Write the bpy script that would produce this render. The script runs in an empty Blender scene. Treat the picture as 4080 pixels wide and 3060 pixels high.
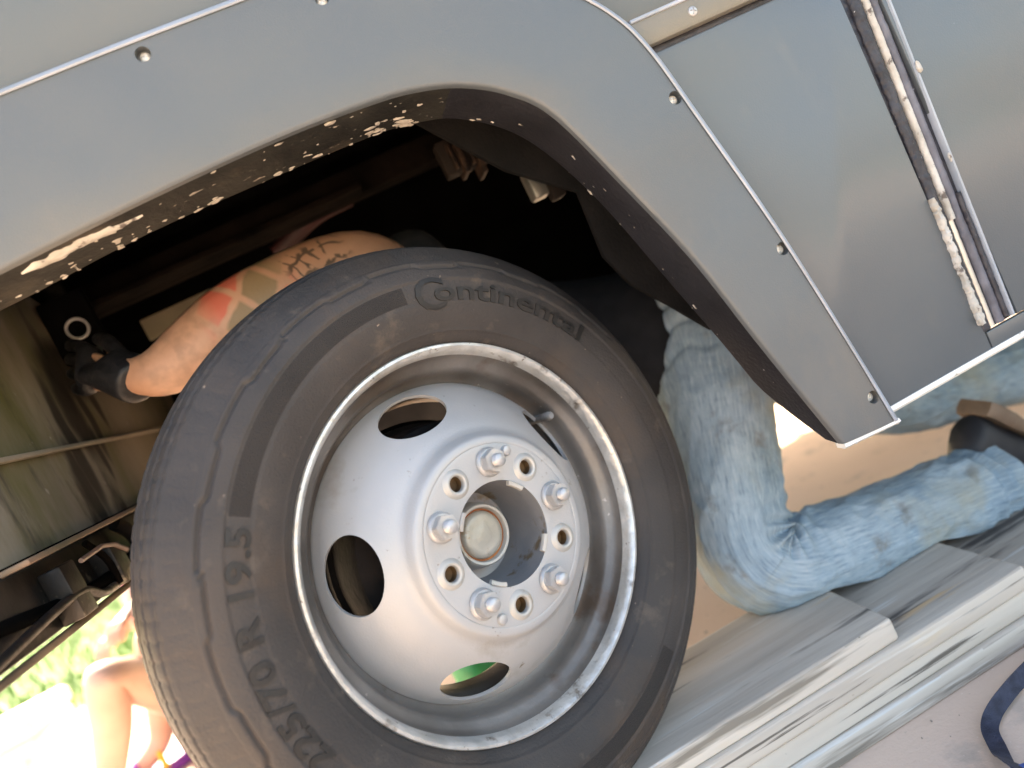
import bpy, bmesh, math, random
import numpy as np
from mathutils import Vector, Matrix, noise, Euler

random.seed(7)
sc = bpy.context.scene
COL = sc.collection
R = math.radians
LIFT = 0.545            # everything is laid out from the wheel hub; the ground lies 0.545 m below it

# ------------------------------------------------------------------ camera
cam_d = bpy.data.cameras.new('camera')
cam = bpy.data.objects.new('camera', cam_d)
COL.objects.link(cam)
right = Vector((0.878746962, -0.174207842, -0.444359544))
up = Vector((0.451151428, -0.000685750, 0.892447152))
back = Vector((-0.155776012, -0.984708666, 0.0779915157))
m = Matrix((right, up, back)).transposed().to_4x4()
m.translation = Vector((-0.0369486, -0.97943071, 0.23966047 + LIFT))
cam.matrix_world = m
cam_d.sensor_width = 36.0
cam_d.lens = 750 / 1024 * 36.0
cam_d.clip_start = 0.01
cam_d.clip_end = 2000
cam_d.dof.use_dof = True
cam_d.dof.focus_distance = 0.98
cam_d.dof.aperture_fstop = 1.9
sc.camera = cam
sc.cycles.max_bounces = 7
sc.cycles.diffuse_bounces = 4
sc.cycles.glossy_bounces = 3

# ------------------------------------------------------------------ sky, sun, exposure
SUN_EL, SUN_AZ = R(36), R(-24)      # azimuth from +Y towards +X; the sun stands behind the vehicle
world = bpy.data.worlds.new('World')
sc.world = world
world.use_nodes = True
wn = world.node_tree
sky = wn.nodes.new('ShaderNodeTexSky')
sky.sky_type = 'NISHITA'
sky.sun_disc = False
sky.sun_elevation = SUN_EL
sky.sun_rotation = SUN_AZ
sky.dust_density = 4.0
sky.ozone_density = 0.6
wn.nodes['Background'].inputs[1].default_value = 0.15
wn.links.new(sky.outputs[0], wn.nodes['Background'].inputs[0])
sun_d = bpy.data.lights.new('sun', 'SUN')
sun = bpy.data.objects.new('sun', sun_d)
COL.objects.link(sun)
sun_d.energy = 5.0
sun_d.angle = R(0.6)
sun_d.color = (1.0, 0.93, 0.82)
sdir = Vector((math.sin(SUN_AZ) * math.cos(SUN_EL), math.cos(SUN_AZ) * math.cos(SUN_EL), math.sin(SUN_EL)))
sun.rotation_euler = sdir.to_track_quat('Z', 'Y').to_euler()
sun.location = sdir * 20
vs = sc.view_settings
vs.view_transform = 'Standard'
vs.look = 'None'
vs.gamma = 1
vs.use_curve_mapping = False
vs.exposure = 2.55
vs.use_white_balance = True       # camera set for open shade
vs.white_balance_temperature = 7700
vs.white_balance_tint = 10

# ------------------------------------------------------------------ helpers
def tag(o, label=None, cat=None, group=None, kind=None):
    if label: o['label'] = label
    if cat: o['category'] = cat
    if group: o['group'] = group
    if kind: o['kind'] = kind
    return o

def empty(name, loc=(0, 0, 0), parent=None):
    o = bpy.data.objects.new(name, None)
    o.empty_display_size = 0.05
    COL.objects.link(o)
    o.location = loc
    if parent: o.parent = parent
    return o

def link(name, me, mats, parent=None, smooth=True, angle=35):
    if not isinstance(mats, (list, tuple)): mats = [mats]
    for mm in mats: me.materials.append(mm)
    if smooth:
        me.polygons.foreach_set('use_smooth', [True] * len(me.polygons))
        if angle: me.set_sharp_from_angle(angle=R(angle))
    o = bpy.data.objects.new(name, me)
    COL.objects.link(o)
    if parent: o.parent = parent
    return o

def build(name, bm, mats, parent=None, smooth=True, angle=35, normals=True):
    if normals: bmesh.ops.recalc_face_normals(bm, faces=bm.faces)
    me = bpy.data.meshes.new(name)
    bm.to_mesh(me); bm.free()
    return link(name, me, mats, parent, smooth, angle)

def pydata(name, v, f, mats, parent=None, smooth=True, angle=35, e=()):
    me = bpy.data.meshes.new(name)
    me.from_pydata([tuple(p) for p in v], e, f); me.update()
    return link(name, me, mats, parent, smooth, angle)

def box(name, lo, hi, mats, parent=None, bev=0.003, seg=2, rot=None):
    bm = bmesh.new()
    bmesh.ops.create_cube(bm, size=1)
    lo, hi = Vector(lo), Vector(hi)
    c, s = (lo + hi) / 2, hi - lo
    for v in bm.verts:
        v.co = Vector((v.co.x * s.x, v.co.y * s.y, v.co.z * s.z))
    if bev: bmesh.ops.bevel(bm, geom=bm.edges[:], offset=bev, segments=seg, affect='EDGES', profile=0.5)
    if rot is not None:
        bmesh.ops.rotate(bm, verts=bm.verts, cent=(0, 0, 0), matrix=rot)
    bmesh.ops.translate(bm, verts=bm.verts, vec=c)
    return build(name, bm, mats, parent, True, 30)

def lathe(prof, seg=96, axis='Y', close=False):
    """prof: list of (r, h) ; axis along Y (h = y)."""
    v, f = [], []
    n = len(prof)
    for i in range(seg):
        a = 2 * math.pi * i / seg
        for r, h in prof:
            v.append((r * math.cos(a), h, r * math.sin(a)))
    for i in range(seg):
        j = (i + 1) % seg
        for k in range(n - 1 + (1 if close else 0)):
            k2 = (k + 1) % n
            f.append((i * n + k, i * n + k2, j * n + k2, j * n + k))
    return v, f

def lathe_obj(name, prof, mats, parent=None, seg=96, close=False, angle=35, tf=None):
    v, f = lathe(prof, seg, close=close)
    bm = bmesh.new()
    vs_ = [bm.verts.new(p) for p in v]
    for q in f: bm.faces.new([vs_[i] for i in q])
    bmesh.ops.remove_doubles(bm, verts=bm.verts, dist=1e-6)
    if not close:
        for ends in (0, len(prof) - 1):
            if prof[ends][0] > 1e-5 and len(prof) < 0: pass
    if tf is not None: bmesh.ops.transform(bm, matrix=tf, verts=bm.verts)
    return build(name, bm, mats, parent, True, angle)

def tube(name, pts, rad, mats, parent=None, seg=12, caps=True, smooth_n=0, squash=None):
    P = [Vector(p) for p in pts]
    if smooth_n: 
        P = catmull(P, smooth_n)
    n = len(P)
    rads = rad if isinstance(rad, (list, tuple)) else [rad] * n
    if len(rads) != n:
        xs = np.linspace(0, 1, len(rads)); rads = np.interp(np.linspace(0, 1, n), xs, rads)
    v, f = [], []
    t0 = (P[1] - P[0]).normalized()
    ref = Vector((0, 0, 1)) if abs(t0.z) < .9 else Vector((1, 0, 0))
    u = t0.cross(ref).normalized()
    for i in range(n):
        t = (P[min(i + 1, n - 1)] - P[max(i - 1, 0)]).normalized()
        u = (u - t * u.dot(t)).normalized()
        w = t.cross(u)
        for k in range(seg):
            a = 2 * math.pi * k / seg
            sq = squash or 1
            v.append(P[i] + (u * math.cos(a) + w * math.sin(a) * sq) * float(rads[i]))
    for i in range(n - 1):
        for k in range(seg):
            k2 = (k + 1) % seg
            f.append((i * seg + k, i * seg + k2, (i + 1) * seg + k2, (i + 1) * seg + k))
    if caps:
        f.append(tuple(range(seg - 1, -1, -1))); f.append(tuple((n - 1) * seg + k for k in range(seg)))
    return pydata(name, v, f, mats, parent, True, 50)

def catmull(P, n):
    out = []
    Q = [P[0] * 2 - P[1]] + list(P) + [P[-1] * 2 - P[-2]]
    for i in range(1, len(Q) - 2):
        for k in range(n):
            t = k / n
            a, b, c, d = Q[i - 1], Q[i], Q[i + 1], Q[i + 2]
            out.append(0.5 * ((b * 2) + (c - a) * t + (a * 2 - b * 5 + c * 4 - d) * t * t + (b * 3 - a - c * 3 + d) * t ** 3))
    out.append(P[-1])
    return out

def boolean(o, cutters):
    """cut meshes out of o, in place"""
    for c in cutters:
        md = o.modifiers.new('cut', 'BOOLEAN'); md.operation = 'DIFFERENCE'; md.solver = 'EXACT'; md.object = c
    dg = bpy.context.evaluated_depsgraph_get(); dg.update()
    me = bpy.data.meshes.new_from_object(o.evaluated_get(dg))
    o.modifiers.clear(); old = o.data; o.data = me; me.name = old.name
    me.polygons.foreach_set('use_smooth', [True] * len(me.polygons)); me.set_sharp_from_angle(angle=R(35))
    for c in cutters: bpy.data.objects.remove(c)
    return o

def sheet(name, outline, y0, y1, mats, parent=None, bev=0.002):
    """flat sheet in XZ from a (concave) outline, between y0 (front) and y1"""
    bm = bmesh.new()
    vs_ = [bm.verts.new((x, y0, z)) for x, z in outline]
    face = bm.faces.new(vs_)
    r = bmesh.ops.extrude_face_region(bm, geom=[face])
    for g in r['geom']:
        if isinstance(g, bmesh.types.BMVert): g.co.y = y1
    bmesh.ops.recalc_face_normals(bm, faces=bm.faces)
    if bev:
        ed = [e for e in bm.edges if all(abs(v.co.y - y0) < 1e-6 for v in e.verts)]
        bmesh.ops.bevel(bm, geom=ed, offset=bev, segments=2, affect='EDGES', profile=0.5)
    return build(name, bm, mats, parent, True, 30)

# ------------------------------------------------------------------ materials
def mat(name, a, b=None, scale=8, rough=.5, metal=0, stretch=(1, 1, 1), bump=0, bscale=60, spots=None, rvar=0, coat=0, detail=6, spec=.5, lo=.35, hi=.65, bdetail=4, extra=None):
    M = bpy.data.materials.new(name); M.use_nodes = True
    nt = M.node_tree; N = nt.nodes; L = nt.links
    bs = N['Principled BSDF']
    bs.inputs['Roughness'].default_value = rough
    bs.inputs['Metallic'].default_value = metal
    bs.inputs['Specular IOR Level'].default_value = spec
    if coat:
        bs.inputs['Coat Weight'].default_value = coat; bs.inputs['Coat Roughness'].default_value = .15
    tc = N.new('ShaderNodeTexCoord'); mp = N.new('ShaderNodeMapping'); mp.inputs['Scale'].default_value = stretch
    L.new(tc.outputs['Object'], mp.inputs[0])
    nz = N.new('ShaderNodeTexNoise'); nz.inputs['Scale'].default_value = scale; nz.inputs['Detail'].default_value = detail
    L.new(mp.outputs[0], nz.inputs['Vector'])
    cr = N.new('ShaderNodeValToRGB')
    cr.color_ramp.elements[0].position = lo; cr.color_ramp.elements[1].position = hi
    cr.color_ramp.elements[0].color = (*a, 1); cr.color_ramp.elements[1].color = (*(b or a), 1)
    L.new(nz.outputs[0], cr.inputs[0])
    col = cr.outputs[0]
    for sp in (spots or []):       # (colour, scale, threshold, softness, stretch)
        c, s_, th, so, st = sp
        mp2 = N.new('ShaderNodeMapping'); mp2.inputs['Scale'].default_value = st; mp2.inputs['Location'].default_value = (s_ * .37, 1.7, s_ * .11)
        L.new(tc.outputs['Object'], mp2.inputs[0])
        n2 = N.new('ShaderNodeTexNoise'); n2.inputs['Scale'].default_value = s_; n2.inputs['Detail'].default_value = 5; n2.inputs['Roughness'].default_value = .6
        L.new(mp2.outputs[0], n2.inputs['Vector'])
        r2 = N.new('ShaderNodeMapRange'); r2.inputs['From Min'].default_value = th; r2.inputs['From Max'].default_value = th + so
        L.new(n2.outputs[0], r2.inputs[0])
        mx = N.new('ShaderNodeMix'); mx.data_type = 'RGBA'
        L.new(r2.outputs[0], mx.inputs['Factor']); L.new(col, mx.inputs['A']); mx.inputs['B'].default_value = (*c, 1)
        col = mx.outputs['Result']
    if extra: col = extra(nt, tc, col)
    L.new(col, bs.inputs['Base Color'])
    if rvar:
        mr = N.new('ShaderNodeMapRange'); mr.inputs['To Min'].default_value = rough - rvar; mr.inputs['To Max'].default_value = rough + rvar
        mr.inputs['From Min'].default_value = .3; mr.inputs['From Max'].default_value = .7
        L.new(nz.outputs[0], mr.inputs[0]); L.new(mr.outputs[0], bs.inputs['Roughness'])
    if bump:
        n3 = N.new('ShaderNodeTexNoise'); n3.inputs['Scale'].default_value = bscale; n3.inputs['Detail'].default_value = bdetail
        L.new(mp.outputs[0], n3.inputs['Vector'])
        bp = N.new('ShaderNodeBump'); bp.inputs['Strength'].default_value = bump; bp.inputs['Distance'].default_value = .004
        L.new(n3.outputs[0], bp.inputs['Height']); L.new(bp.outputs[0], bs.inputs['Normal'])
    return M

U = (1, 1, 1)
M_paint = mat('grey_panel_paint', (.074, .09, .102), (.09, .102, .110), scale=3, rough=.40, metal=.0, bump=.10, bscale=420, rvar=.06, coat=.25, spec=.65,
              spots=[((.2, .21, .21), 22, .725, .05, U), ((.115, .115, .11), 5, .60, .15, (1, 1, .4))])
M_flare = mat('grey_flare_plastic', (.08, .097, .110), (.098, .112, .120), scale=3, rough=.44, bump=.16, bscale=500, rvar=.06, spec=.65,
              spots=[((.22, .23, .22), 26, .735, .05, U), ((.125, .125, .12), 4, .60, .12, (1, 1, .5)), ((.3, .3, .29), 90, .76, .02, (1, 1, .5))])
def ripple(M, scale, strength):
    nt = M.node_tree; N = nt.nodes; L = nt.links
    tc = N.new('ShaderNodeTexCoord'); nz = N.new('ShaderNodeTexNoise'); nz.inputs['Scale'].default_value = scale; nz.inputs['Detail'].default_value = 1
    L.new(tc.outputs['Object'], nz.inputs['Vector'])
    old = N['Principled BSDF'].inputs['Normal'].links[0].from_node
    bp = N.new('ShaderNodeBump'); bp.inputs['Strength'].default_value = strength; bp.inputs['Distance'].default_value = .05
    L.new(nz.outputs[0], bp.inputs['Height']); L.new(old.outputs[0], bp.inputs['Normal']); L.new(bp.outputs[0], N['Principled BSDF'].inputs['Normal'])
ripple(M_paint, 4, .35); ripple(M_flare, 5, .3)
M_lip = mat('dirty_arch_lip', (.012, .012, .011), (.028, .027, .023), scale=14, rough=.6, bump=.5, bscale=90, spec=.2,
            spots=[((.06, .05, .038), 16, .53, .14, (.5, 1, 1)), ((.4, .35, .29), 60, .675, .04, (.45, 1.2, 1.2))])
M_rubber_lip = mat('black_rubber_lip', (.009, .009, .011), (.018, .018, .022), scale=10, rough=.5, bump=.3, bscale=160, spec=.3,
                   spots=[((.4, .4, .4), 120, .745, .02, (1, 1, .6))])
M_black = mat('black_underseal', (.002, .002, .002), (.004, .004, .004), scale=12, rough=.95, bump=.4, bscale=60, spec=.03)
M_steel_dark = mat('greasy_dark_steel', (.006, .005, .005), (.018, .014, .012), scale=9, rough=.7, spec=.1, bump=.4, bscale=70)
M_rail = mat('rusty_frame_steel', (.002, .0016, .0013), (.009, .0065, .005), scale=11, rough=.9, spec=.04, bump=.5, bscale=60)
def drips(nt, tc, col):
    N, L = nt.nodes, nt.links
    sx = N.new('ShaderNodeSeparateXYZ'); L.new(tc.outputs['Object'], sx.inputs[0])
    nz = N.new('ShaderNodeTexNoise'); nz.inputs['Scale'].default_value = 9; nz.inputs['Detail'].default_value = 2; L.new(tc.outputs['Object'], nz.inputs['Vector'])
    def mth(op, a, b):
        n = N.new('ShaderNodeMath'); n.operation = op
        for i, q in enumerate((a, b)):
            if isinstance(q, (int, float)): n.inputs[i].default_value = q
            else: L.new(q, n.inputs[i])
        return n.outputs[0]
    yw = mth('ADD', sx.outputs['Y'], mth('MULTIPLY', mth('SUBTRACT', nz.outputs[0], .5), .045))
    zw = mth('ADD', sx.outputs['Z'], mth('MULTIPLY', mth('SUBTRACT', nz.outputs[0], .5), .03))
    def blob(y0, z0, ry, rz):
        a = mth('POWER', mth('ABSOLUTE', mth('DIVIDE', mth('SUBTRACT', yw, y0), ry), 0), 2); b = mth('POWER', mth('ABSOLUTE', mth('DIVIDE', mth('SUBTRACT', zw, z0), rz), 0), 2)
        r = N.new('ShaderNodeMapRange'); r.interpolation_type = 'SMOOTHSTEP'; r.inputs['From Min'].default_value = 1.7; r.inputs['From Max'].default_value = .4
        L.new(mth('ADD', a, b), r.inputs[0]); return r.outputs[0]
    m_ = blob(.43, .505, .10, .055)
    for q in ((.36, .44, .035, .10), (.30, .37, .020, .12), (.42, .42, .014, .085), (.48, .45, .012, .06), (.27, .29, .02, .09), (.39, .35, .012, .05)):
        m_ = mth('MAXIMUM', m_, blob(*q))
    mx = N.new('ShaderNodeMix'); mx.data_type = 'RGBA'; L.new(mth('MULTIPLY', m_, .9), mx.inputs['Factor']); L.new(col, mx.inputs['A']); mx.inputs['B'].default_value = (.022, .017, .013, 1)
    return mx.outputs['Result']
M_splash = mat('weathered_aluminium_splash', (.17, .15, .105), (.3, .26, .2), scale=5, rough=.7, spec=.25, stretch=(1, 1, .6), bump=.35, bscale=40, rvar=.08,
               extra=drips,
               spots=[((.13, .125, .045), 6, .48, .2, (1, 1, .35)), ((.06, .05, .035), 9, .57, .12, (1, 1.3, .4)), ((.36, .33, .28), 40, .66, .08, U)])
M_splash_low = mat('oily_lower_rail', (.016, .014, .013), (.06, .05, .042), scale=8, rough=.5, metal=.3, bump=.4, bscale=50, spots=[((.2, .17, .12), 14, .62, .05, U)])
M_white_edge = mat('white_panel_edge', (.75, .74, .7), (.85, .84, .8), scale=20, rough=.45, spots=[((.3, .26, .2), 40, .66, .04, (.4, 1, 1))])
M_alu = mat('aluminium_trim', (.5, .49, .46), (.62, .61, .58), scale=12, rough=.4, metal=.7)
M_caulk = mat('old_white_caulk', (.38, .36, .32), (.56, .54, .5), scale=30, rough=.7, bump=.5, bscale=120, spots=[((.12, .1, .09), 45, .58, .06, U)])
M_gasket = mat('black_gasket', (.012, .013, .02), (.04, .04, .05), scale=40, rough=.5, bump=.5, bscale=150, spots=[((.4, .4, .42), 150, .7, .02, U)])
M_tyre = mat('tyre_rubber', (.034, .031, .030), (.056, .050, .047), scale=7, rough=.6, bump=.3, bscale=300, rvar=.08, spec=.35,
             spots=[((.075, .054, .04), 5, .50, .22, U), ((.085, .07, .058), 23, .60, .12, U), ((.28, .22, .17), 70, .72, .02, U), ((.12, .1, .085), 160, .70, .04, U)])
M_tyre_rib = mat('tyre_ribbed_band', (.016, .014, .013), (.025, .022, .02), scale=9, rough=.8, bump=.6, bscale=500)
M_letter = mat('tyre_lettering', (.007, .007, .007), (.013, .012, .012), scale=9, rough=.5, bump=.2, bscale=200)
M_rim = mat('silver_wheel_paint', (.38, .39, .40), (.45, .455, .46), scale=5, rough=.5, metal=.3, bump=.08, bscale=350, rvar=.06,
            spots=[((.3, .28, .25), 8, .60, .14, U), ((.2, .16, .12), 34, .68, .05, U), ((.26, .25, .24), 90, .70, .04, U)])
M_barrel = mat('dusty_rim_barrel', (.1, .085, .073), (.24, .23, .22), scale=6, rough=.4, metal=.45, bump=.15, bscale=120, rvar=.08,
               spots=[((.13, .1, .08), 12, .57, .1, U), ((.45, .42, .4), 60, .7, .03, U)])
M_flange = mat('scratched_rim_flange', (.5, .5, .48), (.66, .66, .64), scale=40, rough=.32, metal=.5, bump=.5, bscale=90, spots=[((.2, .17, .14), 30, .6, .10, U), ((.16, .13, .11), 120, .66, .05, U)])
M_hub = mat('grey_hub_paint', (.42, .41, .385), (.5, .49, .46), scale=9, rough=.45, metal=.25, bump=.12, bscale=120,
            spots=[((.4, .33, .24), 22, .64, .06, U)])
M_bore = mat('dull_hub_bore', (.22, .23, .25), (.33, .33, .34), scale=7, rough=.42, metal=.5, bump=.35, bscale=40, spots=[((.2, .15, .1), 16, .6, .06, U)])
M_rust = mat('rust', (.25, .08, .03), (.4, .16, .06), scale=40, rough=.85, bump=.5, bscale=120)
M_cap = mat('grease_cap', (.38, .37, .32), (.48, .46, .41), scale=14, rough=.45, metal=.3, bump=.5, bscale=60, spots=[((.3, .22, .13), 20, .62, .06, U)])
M_zinc = mat('zinc_nut', (.4, .405, .41), (.52, .52, .52), scale=30, rough=.42, metal=.5, bump=.2, bscale=150, spots=[((.2, .13, .08), 60, .66, .06, U)])
M_brass = mat('dirty_brass', (.1, .06, .03), (.22, .13, .06), scale=60, rough=.6, metal=.3, bump=.3, bscale=90)
M_copper = mat('copper_fins', (.006, .004, .0035), (.05, .028, .018), scale=60, rough=.7, spec=.2)
M_conc = mat('pink_concrete', (.66, .49, .38), (.76, .58, .46), scale=2.2, rough=.85, bump=.35, bscale=130, detail=9,
             spots=[((.52, .41, .33), 9, .58, .12, U), ((.76, .62, .52), 160, .68, .03, U), ((.33, .27, .22), 45, .7, .04, U), ((.3, .26, .24), 3.1, .63, .1, U)])
M_wood_top = mat('weathered_grey_wood', (.36, .3, .245), (.6, .53, .455), scale=9, rough=.85, stretch=(.16, 1.6, 1.6), bump=.9, bscale=26, lo=.3, hi=.7,
                 spots=[((.09, .078, .07), 16, .595, .06, (.1, 1.1, 1)), ((.5, .34, .2), 24, .62, .06, (.12, 1.2, 1)), ((.6, .58, .54), 40, .62, .06, (.06, 1.4, 1))])
M_wood_side = mat('pale_lumber', (.45, .385, .32), (.68, .615, .53), scale=10, rough=.8, stretch=(.14, 1.5, 1.5), bump=.6, bscale=26, lo=.3, hi=.7,
                  spots=[((.24, .21, .17), 14, .57, .08, (.1, 1, 1.6)), ((.62, .5, .34), 8, .61, .1, (.3, 1, 1)), ((.14, .12, .1), 34, .60, .05, (.06, 1, 2.2)), ((.2, .13, .08), 7, .70, .03, (.8, 1, 1.6)), ((.7, .68, .63), 20, .6, .08, (.08, 1, 2)), ((.14, .12, .1), 60, .70, .03, (.5, 1, 1))])
M_skin = mat('skin', (.5, .27, .18), (.58, .33, .23), scale=10, rough=.5, bump=.12, bscale=180)
M_skin2 = mat('skin_fair', (.56, .33, .25), (.63, .4, .31), scale=9, rough=.5)
M_shirt = mat('black_shirt', (.008, .008, .01), (.016, .016, .018), scale=30, rough=.9, bump=.3, bscale=60)
M_boot = mat('brown_boot_leather', (.14, .09, .06), (.22, .15, .1), scale=20, rough=.6, bump=.4, bscale=80)
M_sole = mat('black_boot_sole', (.012, .013, .016), (.025, .025, .03), scale=20, rough=.6)
M_hair = mat('dark_hair', (.02, .014, .01), (.04, .03, .02), scale=50, rough=.6)
M_strap = mat('navy_webbing', (.012, .014, .03), (.035, .04, .07), scale=60, rough=.6, bump=.5, bscale=400)
M_blue = mat('blue_nylon', (.05, .12, .5), (.08, .18, .65), scale=14, rough=.5, bump=.3, bscale=60)
M_green = mat('green_jack_paint', (.01, .22, .06), (.02, .32, .1), scale=14, rough=.35, spots=[((.03, .03, .02), 30, .66, .05, U)])
M_white = mat('white_plastic', (.78, .78, .76), (.82, .82, .8), scale=6, rough=.4)
M_grass = mat('grass_blades', (.06, .16, .015), (.16, .28, .03), scale=3, rough=.6)
M_lawn = mat('lawn_soil', (.06, .13, .02), (.12, .2, .04), scale=6, rough=.9, bump=.5, bscale=40)
M_pink = mat('pink_patterned_top', (.75, .62, .62), (.7, .12, .2), scale=16, rough=.8, lo=.5, hi=.56, detail=1)
M_short = mat('grey_shorts', (.3, .3, .32), (.36, .36, .38), scale=16, rough=.8)
M_purple = mat('purple_foam', (.2, .03, .3), (.26, .05, .38), scale=16, rough=.5)
M_yellow = mat('yellow_strap', (.75, .5, .03), (.8, .56, .05), scale=16, rough=.5)
M_red = mat('dull_red', (.02, .003, .003), (.04, .006, .006), scale=16, rough=.6)
M_glass = mat('dark_glass', (.01, .012, .014), None, rough=.08)

def denim():
    M = bpy.data.materials.new('dirty_light_denim'); M.use_nodes = True
    nt = M.node_tree; N = nt.nodes; L = nt.links; bs = N['Principled BSDF']; bs.inputs['Roughness'].default_value = .92; bs.inputs['Specular IOR Level'].default_value = .15
    tc = N.new('ShaderNodeTexCoord')
    at = []
    for nm in ('leg_s', 'leg_c', 'leg_n'):
        n = N.new('ShaderNodeAttribute'); n.attribute_name = nm; at.append(n.outputs['Fac'])
    cb = N.new('ShaderNodeCombineXYZ')
    for i in range(3): L.new(at[i], cb.inputs[i])
    def nz(vec, st, scale, detail=6):
        mp = N.new('ShaderNodeMapping'); mp.inputs['Scale'].default_value = st; L.new(vec, mp.inputs[0])
        n = N.new('ShaderNodeTexNoise'); n.inputs['Scale'].default_value = scale; n.inputs['Detail'].default_value = detail; n.inputs['Roughness'].default_value = .6; L.new(mp.outputs[0], n.inputs['Vector']); return n.outputs[0]
    def rng(x, lo, hi):
        r = N.new('ShaderNodeMapRange'); r.inputs['From Min'].default_value = lo; r.inputs['From Max'].default_value = hi; L.new(x, r.inputs[0]); return r.outputs[0]
    def mix(f, a, b):
        m_ = N.new('ShaderNodeMix'); m_.data_type = 'RGBA'; L.new(f, m_.inputs['Factor'])
        for k, q in (('A', a), ('B', b)):
            if isinstance(q, tuple): m_.inputs[k].default_value = (*q, 1)
            else: L.new(q, m_.inputs[k])
        return m_.outputs['Result']
    warp = nz(cb.outputs[0], (1.6, 1, 1), 20, 10)             # faded warp streaks along the leg
    fade = nz(tc.outputs['Object'], (1, 1, 1), 11, 5)
    col = mix(rng(fade, .32, .68), (.205, .29, .355), (.36, .445, .50))
    col = mix(rng(warp, .52, .80), col, (.48, .555, .595))
    col = mix(rng(warp, .46, .24), col, (.12, .18, .235))
    blot = nz(tc.outputs['Object'], (1, 1, 1), 6.5, 4)
    m1 = N.new('ShaderNodeMath'); m1.operation = 'MULTIPLY'; L.new(rng(blot, .50, .68), m1.inputs[0]); m1.inputs[1].default_value = .55
    col = mix(m1.outputs[0], col, (.36, .335, .235))          # dried mud rubbed in
    oil = nz(tc.outputs['Object'], (1, 1, 1), 15, 6)
    m2 = N.new('ShaderNodeMath'); m2.operation = 'MULTIPLY'; L.new(rng(oil, .60, .72), m2.inputs[0]); m2.inputs[1].default_value = .7
    col = mix(m2.outputs[0], col, (.17, .16, .14))
    L.new(col, bs.inputs['Base Color'])
    tw = N.new('ShaderNodeTexWave'); tw.inputs['Scale'].default_value = 260; tw.inputs['Distortion'].default_value = 1.5; L.new(tc.outputs['Object'], tw.inputs['Vector'])
    b1 = N.new('ShaderNodeBump'); b1.inputs['Strength'].default_value = .25; b1.inputs['Distance'].default_value = .001; L.new(tw.outputs['Fac'], b1.inputs['Height'])
    b2 = N.new('ShaderNodeBump'); b2.inputs['Strength'].default_value = .55; b2.inputs['Distance'].default_value = .006; L.new(nz(tc.outputs['Object'], (1, 1, 1), 42, 7), b2.inputs['Height']); L.new(b1.outputs[0], b2.inputs['Normal'])
    L.new(b2.outputs[0], bs.inputs['Normal'])
    return M
M_denim = denim()

# ------------------------------------------------------------------ the ground
def ground_sheet(name, x0, x1, y0, y1, z, mt, n=2):
    bm = bmesh.new()
    bmesh.ops.create_grid(bm, x_segments=n, y_segments=n, size=.5)
    for v in bm.verts:
        v.co = Vector((x0 + (v.co.x + .5) * (x1 - x0), y0 + (v.co.y + .5) * (y1 - y0), z))
    o = build(name, bm, mt)
    return tag(o, kind='structure')
G = -LIFT
ground_sheet('ground', -150, 150, -150, 150, G - .03, M_lawn)
ground_sheet('driveway', -9, 14, -12, 3.1, G, M_conc)
ground_sheet('lawn', -40, 40, 3.12, 60, G - .012, M_lawn)
# grass on the lawn beyond the vehicle
gv, gf = [], []
for i in range(9000):
    y = 3.15 + (random.random() ** 1.5) * 7
    x = random.uniform(-5.5, -0.4) - (y - 3) * .3
    h = random.uniform(.04, .11); w = random.uniform(.004, .008); a = random.uniform(0, 6.28)
    dx, dy = math.cos(a) * w, math.sin(a) * w
    lx, ly = random.uniform(-.04, .04), random.uniform(-.04, .04)
    k = len(gv)
    gv += [(x - dx, y - dy, G - .012), (x + dx, y + dy, G - .012), (x + lx * .5 + dx * .6, y + ly * .5 + dy * .6, G + h * .6), (x + lx, y + ly, G + h)]
    gf += [(k, k + 1, k + 2), (k, k + 2, k + 3)]
tag(pydata('grass', gv, gf, M_grass, None, False), 'short green grass growing on the lawn beyond the driveway', 'grass', kind='stuff')

# ------------------------------------------------------------------ the motorhome
van = empty('motorhome', (0, 0, G))
tag(van, 'grey motorhome on a board ramp with one steered front wheel in its arch', 'motorhome')
def vp(o):      # parent under the motorhome, keeping hub-centred coordinates
    o.parent = van; o.location.z -= G
    return o

# arch: inner face edge, outer edge, inner end of the lip (X, Z)
A_in = [(-.80, -.10), (-.78, .06), (-.75, .25), (-.69, .40), (-.60, .495), (-.48, .526), (-.346, .534), (-.183, .543), (-.0115, .547), (.104, .5425), (.162, .535), (.215, .5185), (.264, .488), (.3045, .440), (.348, .3265), (.390, .2035), (.425, .061), (.468, -.1045)]
A_lip = [(-.785, -.09), (-.765, .06), (-.735, .25), (-.675, .39), (-.59, .480), (-.475, .511), (-.345, .520), (-.200, .530), (-.031, .531), (.095, .529), (.150, .523), (.205, .508), (.262, .468), (.302, .412), (.341, .318), (.378, .19), (.4155, .06), (.449, -.075)]
A_out = [(-.92, -.10), (-.90, .10), (-.87, .30), (-.81, .48), (-.72, .60), (-.60, .68), (-.46, .708), (-.20, .7125), (.0, .711), (.18, .706), (.30, .672), (.378, .592), (.432, .528), (.459, .468), (.481, .365), (.516, .185), (.541, .01), (.557, -.113)]
NA = 8
def dens(pts): return [(p.x, p.z) for p in catmull([Vector((x, 0, z)) for x, z in pts], NA)]
A_in, A_lip, A_out = dens(A_in), dens(A_lip), dens(A_out)

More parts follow.
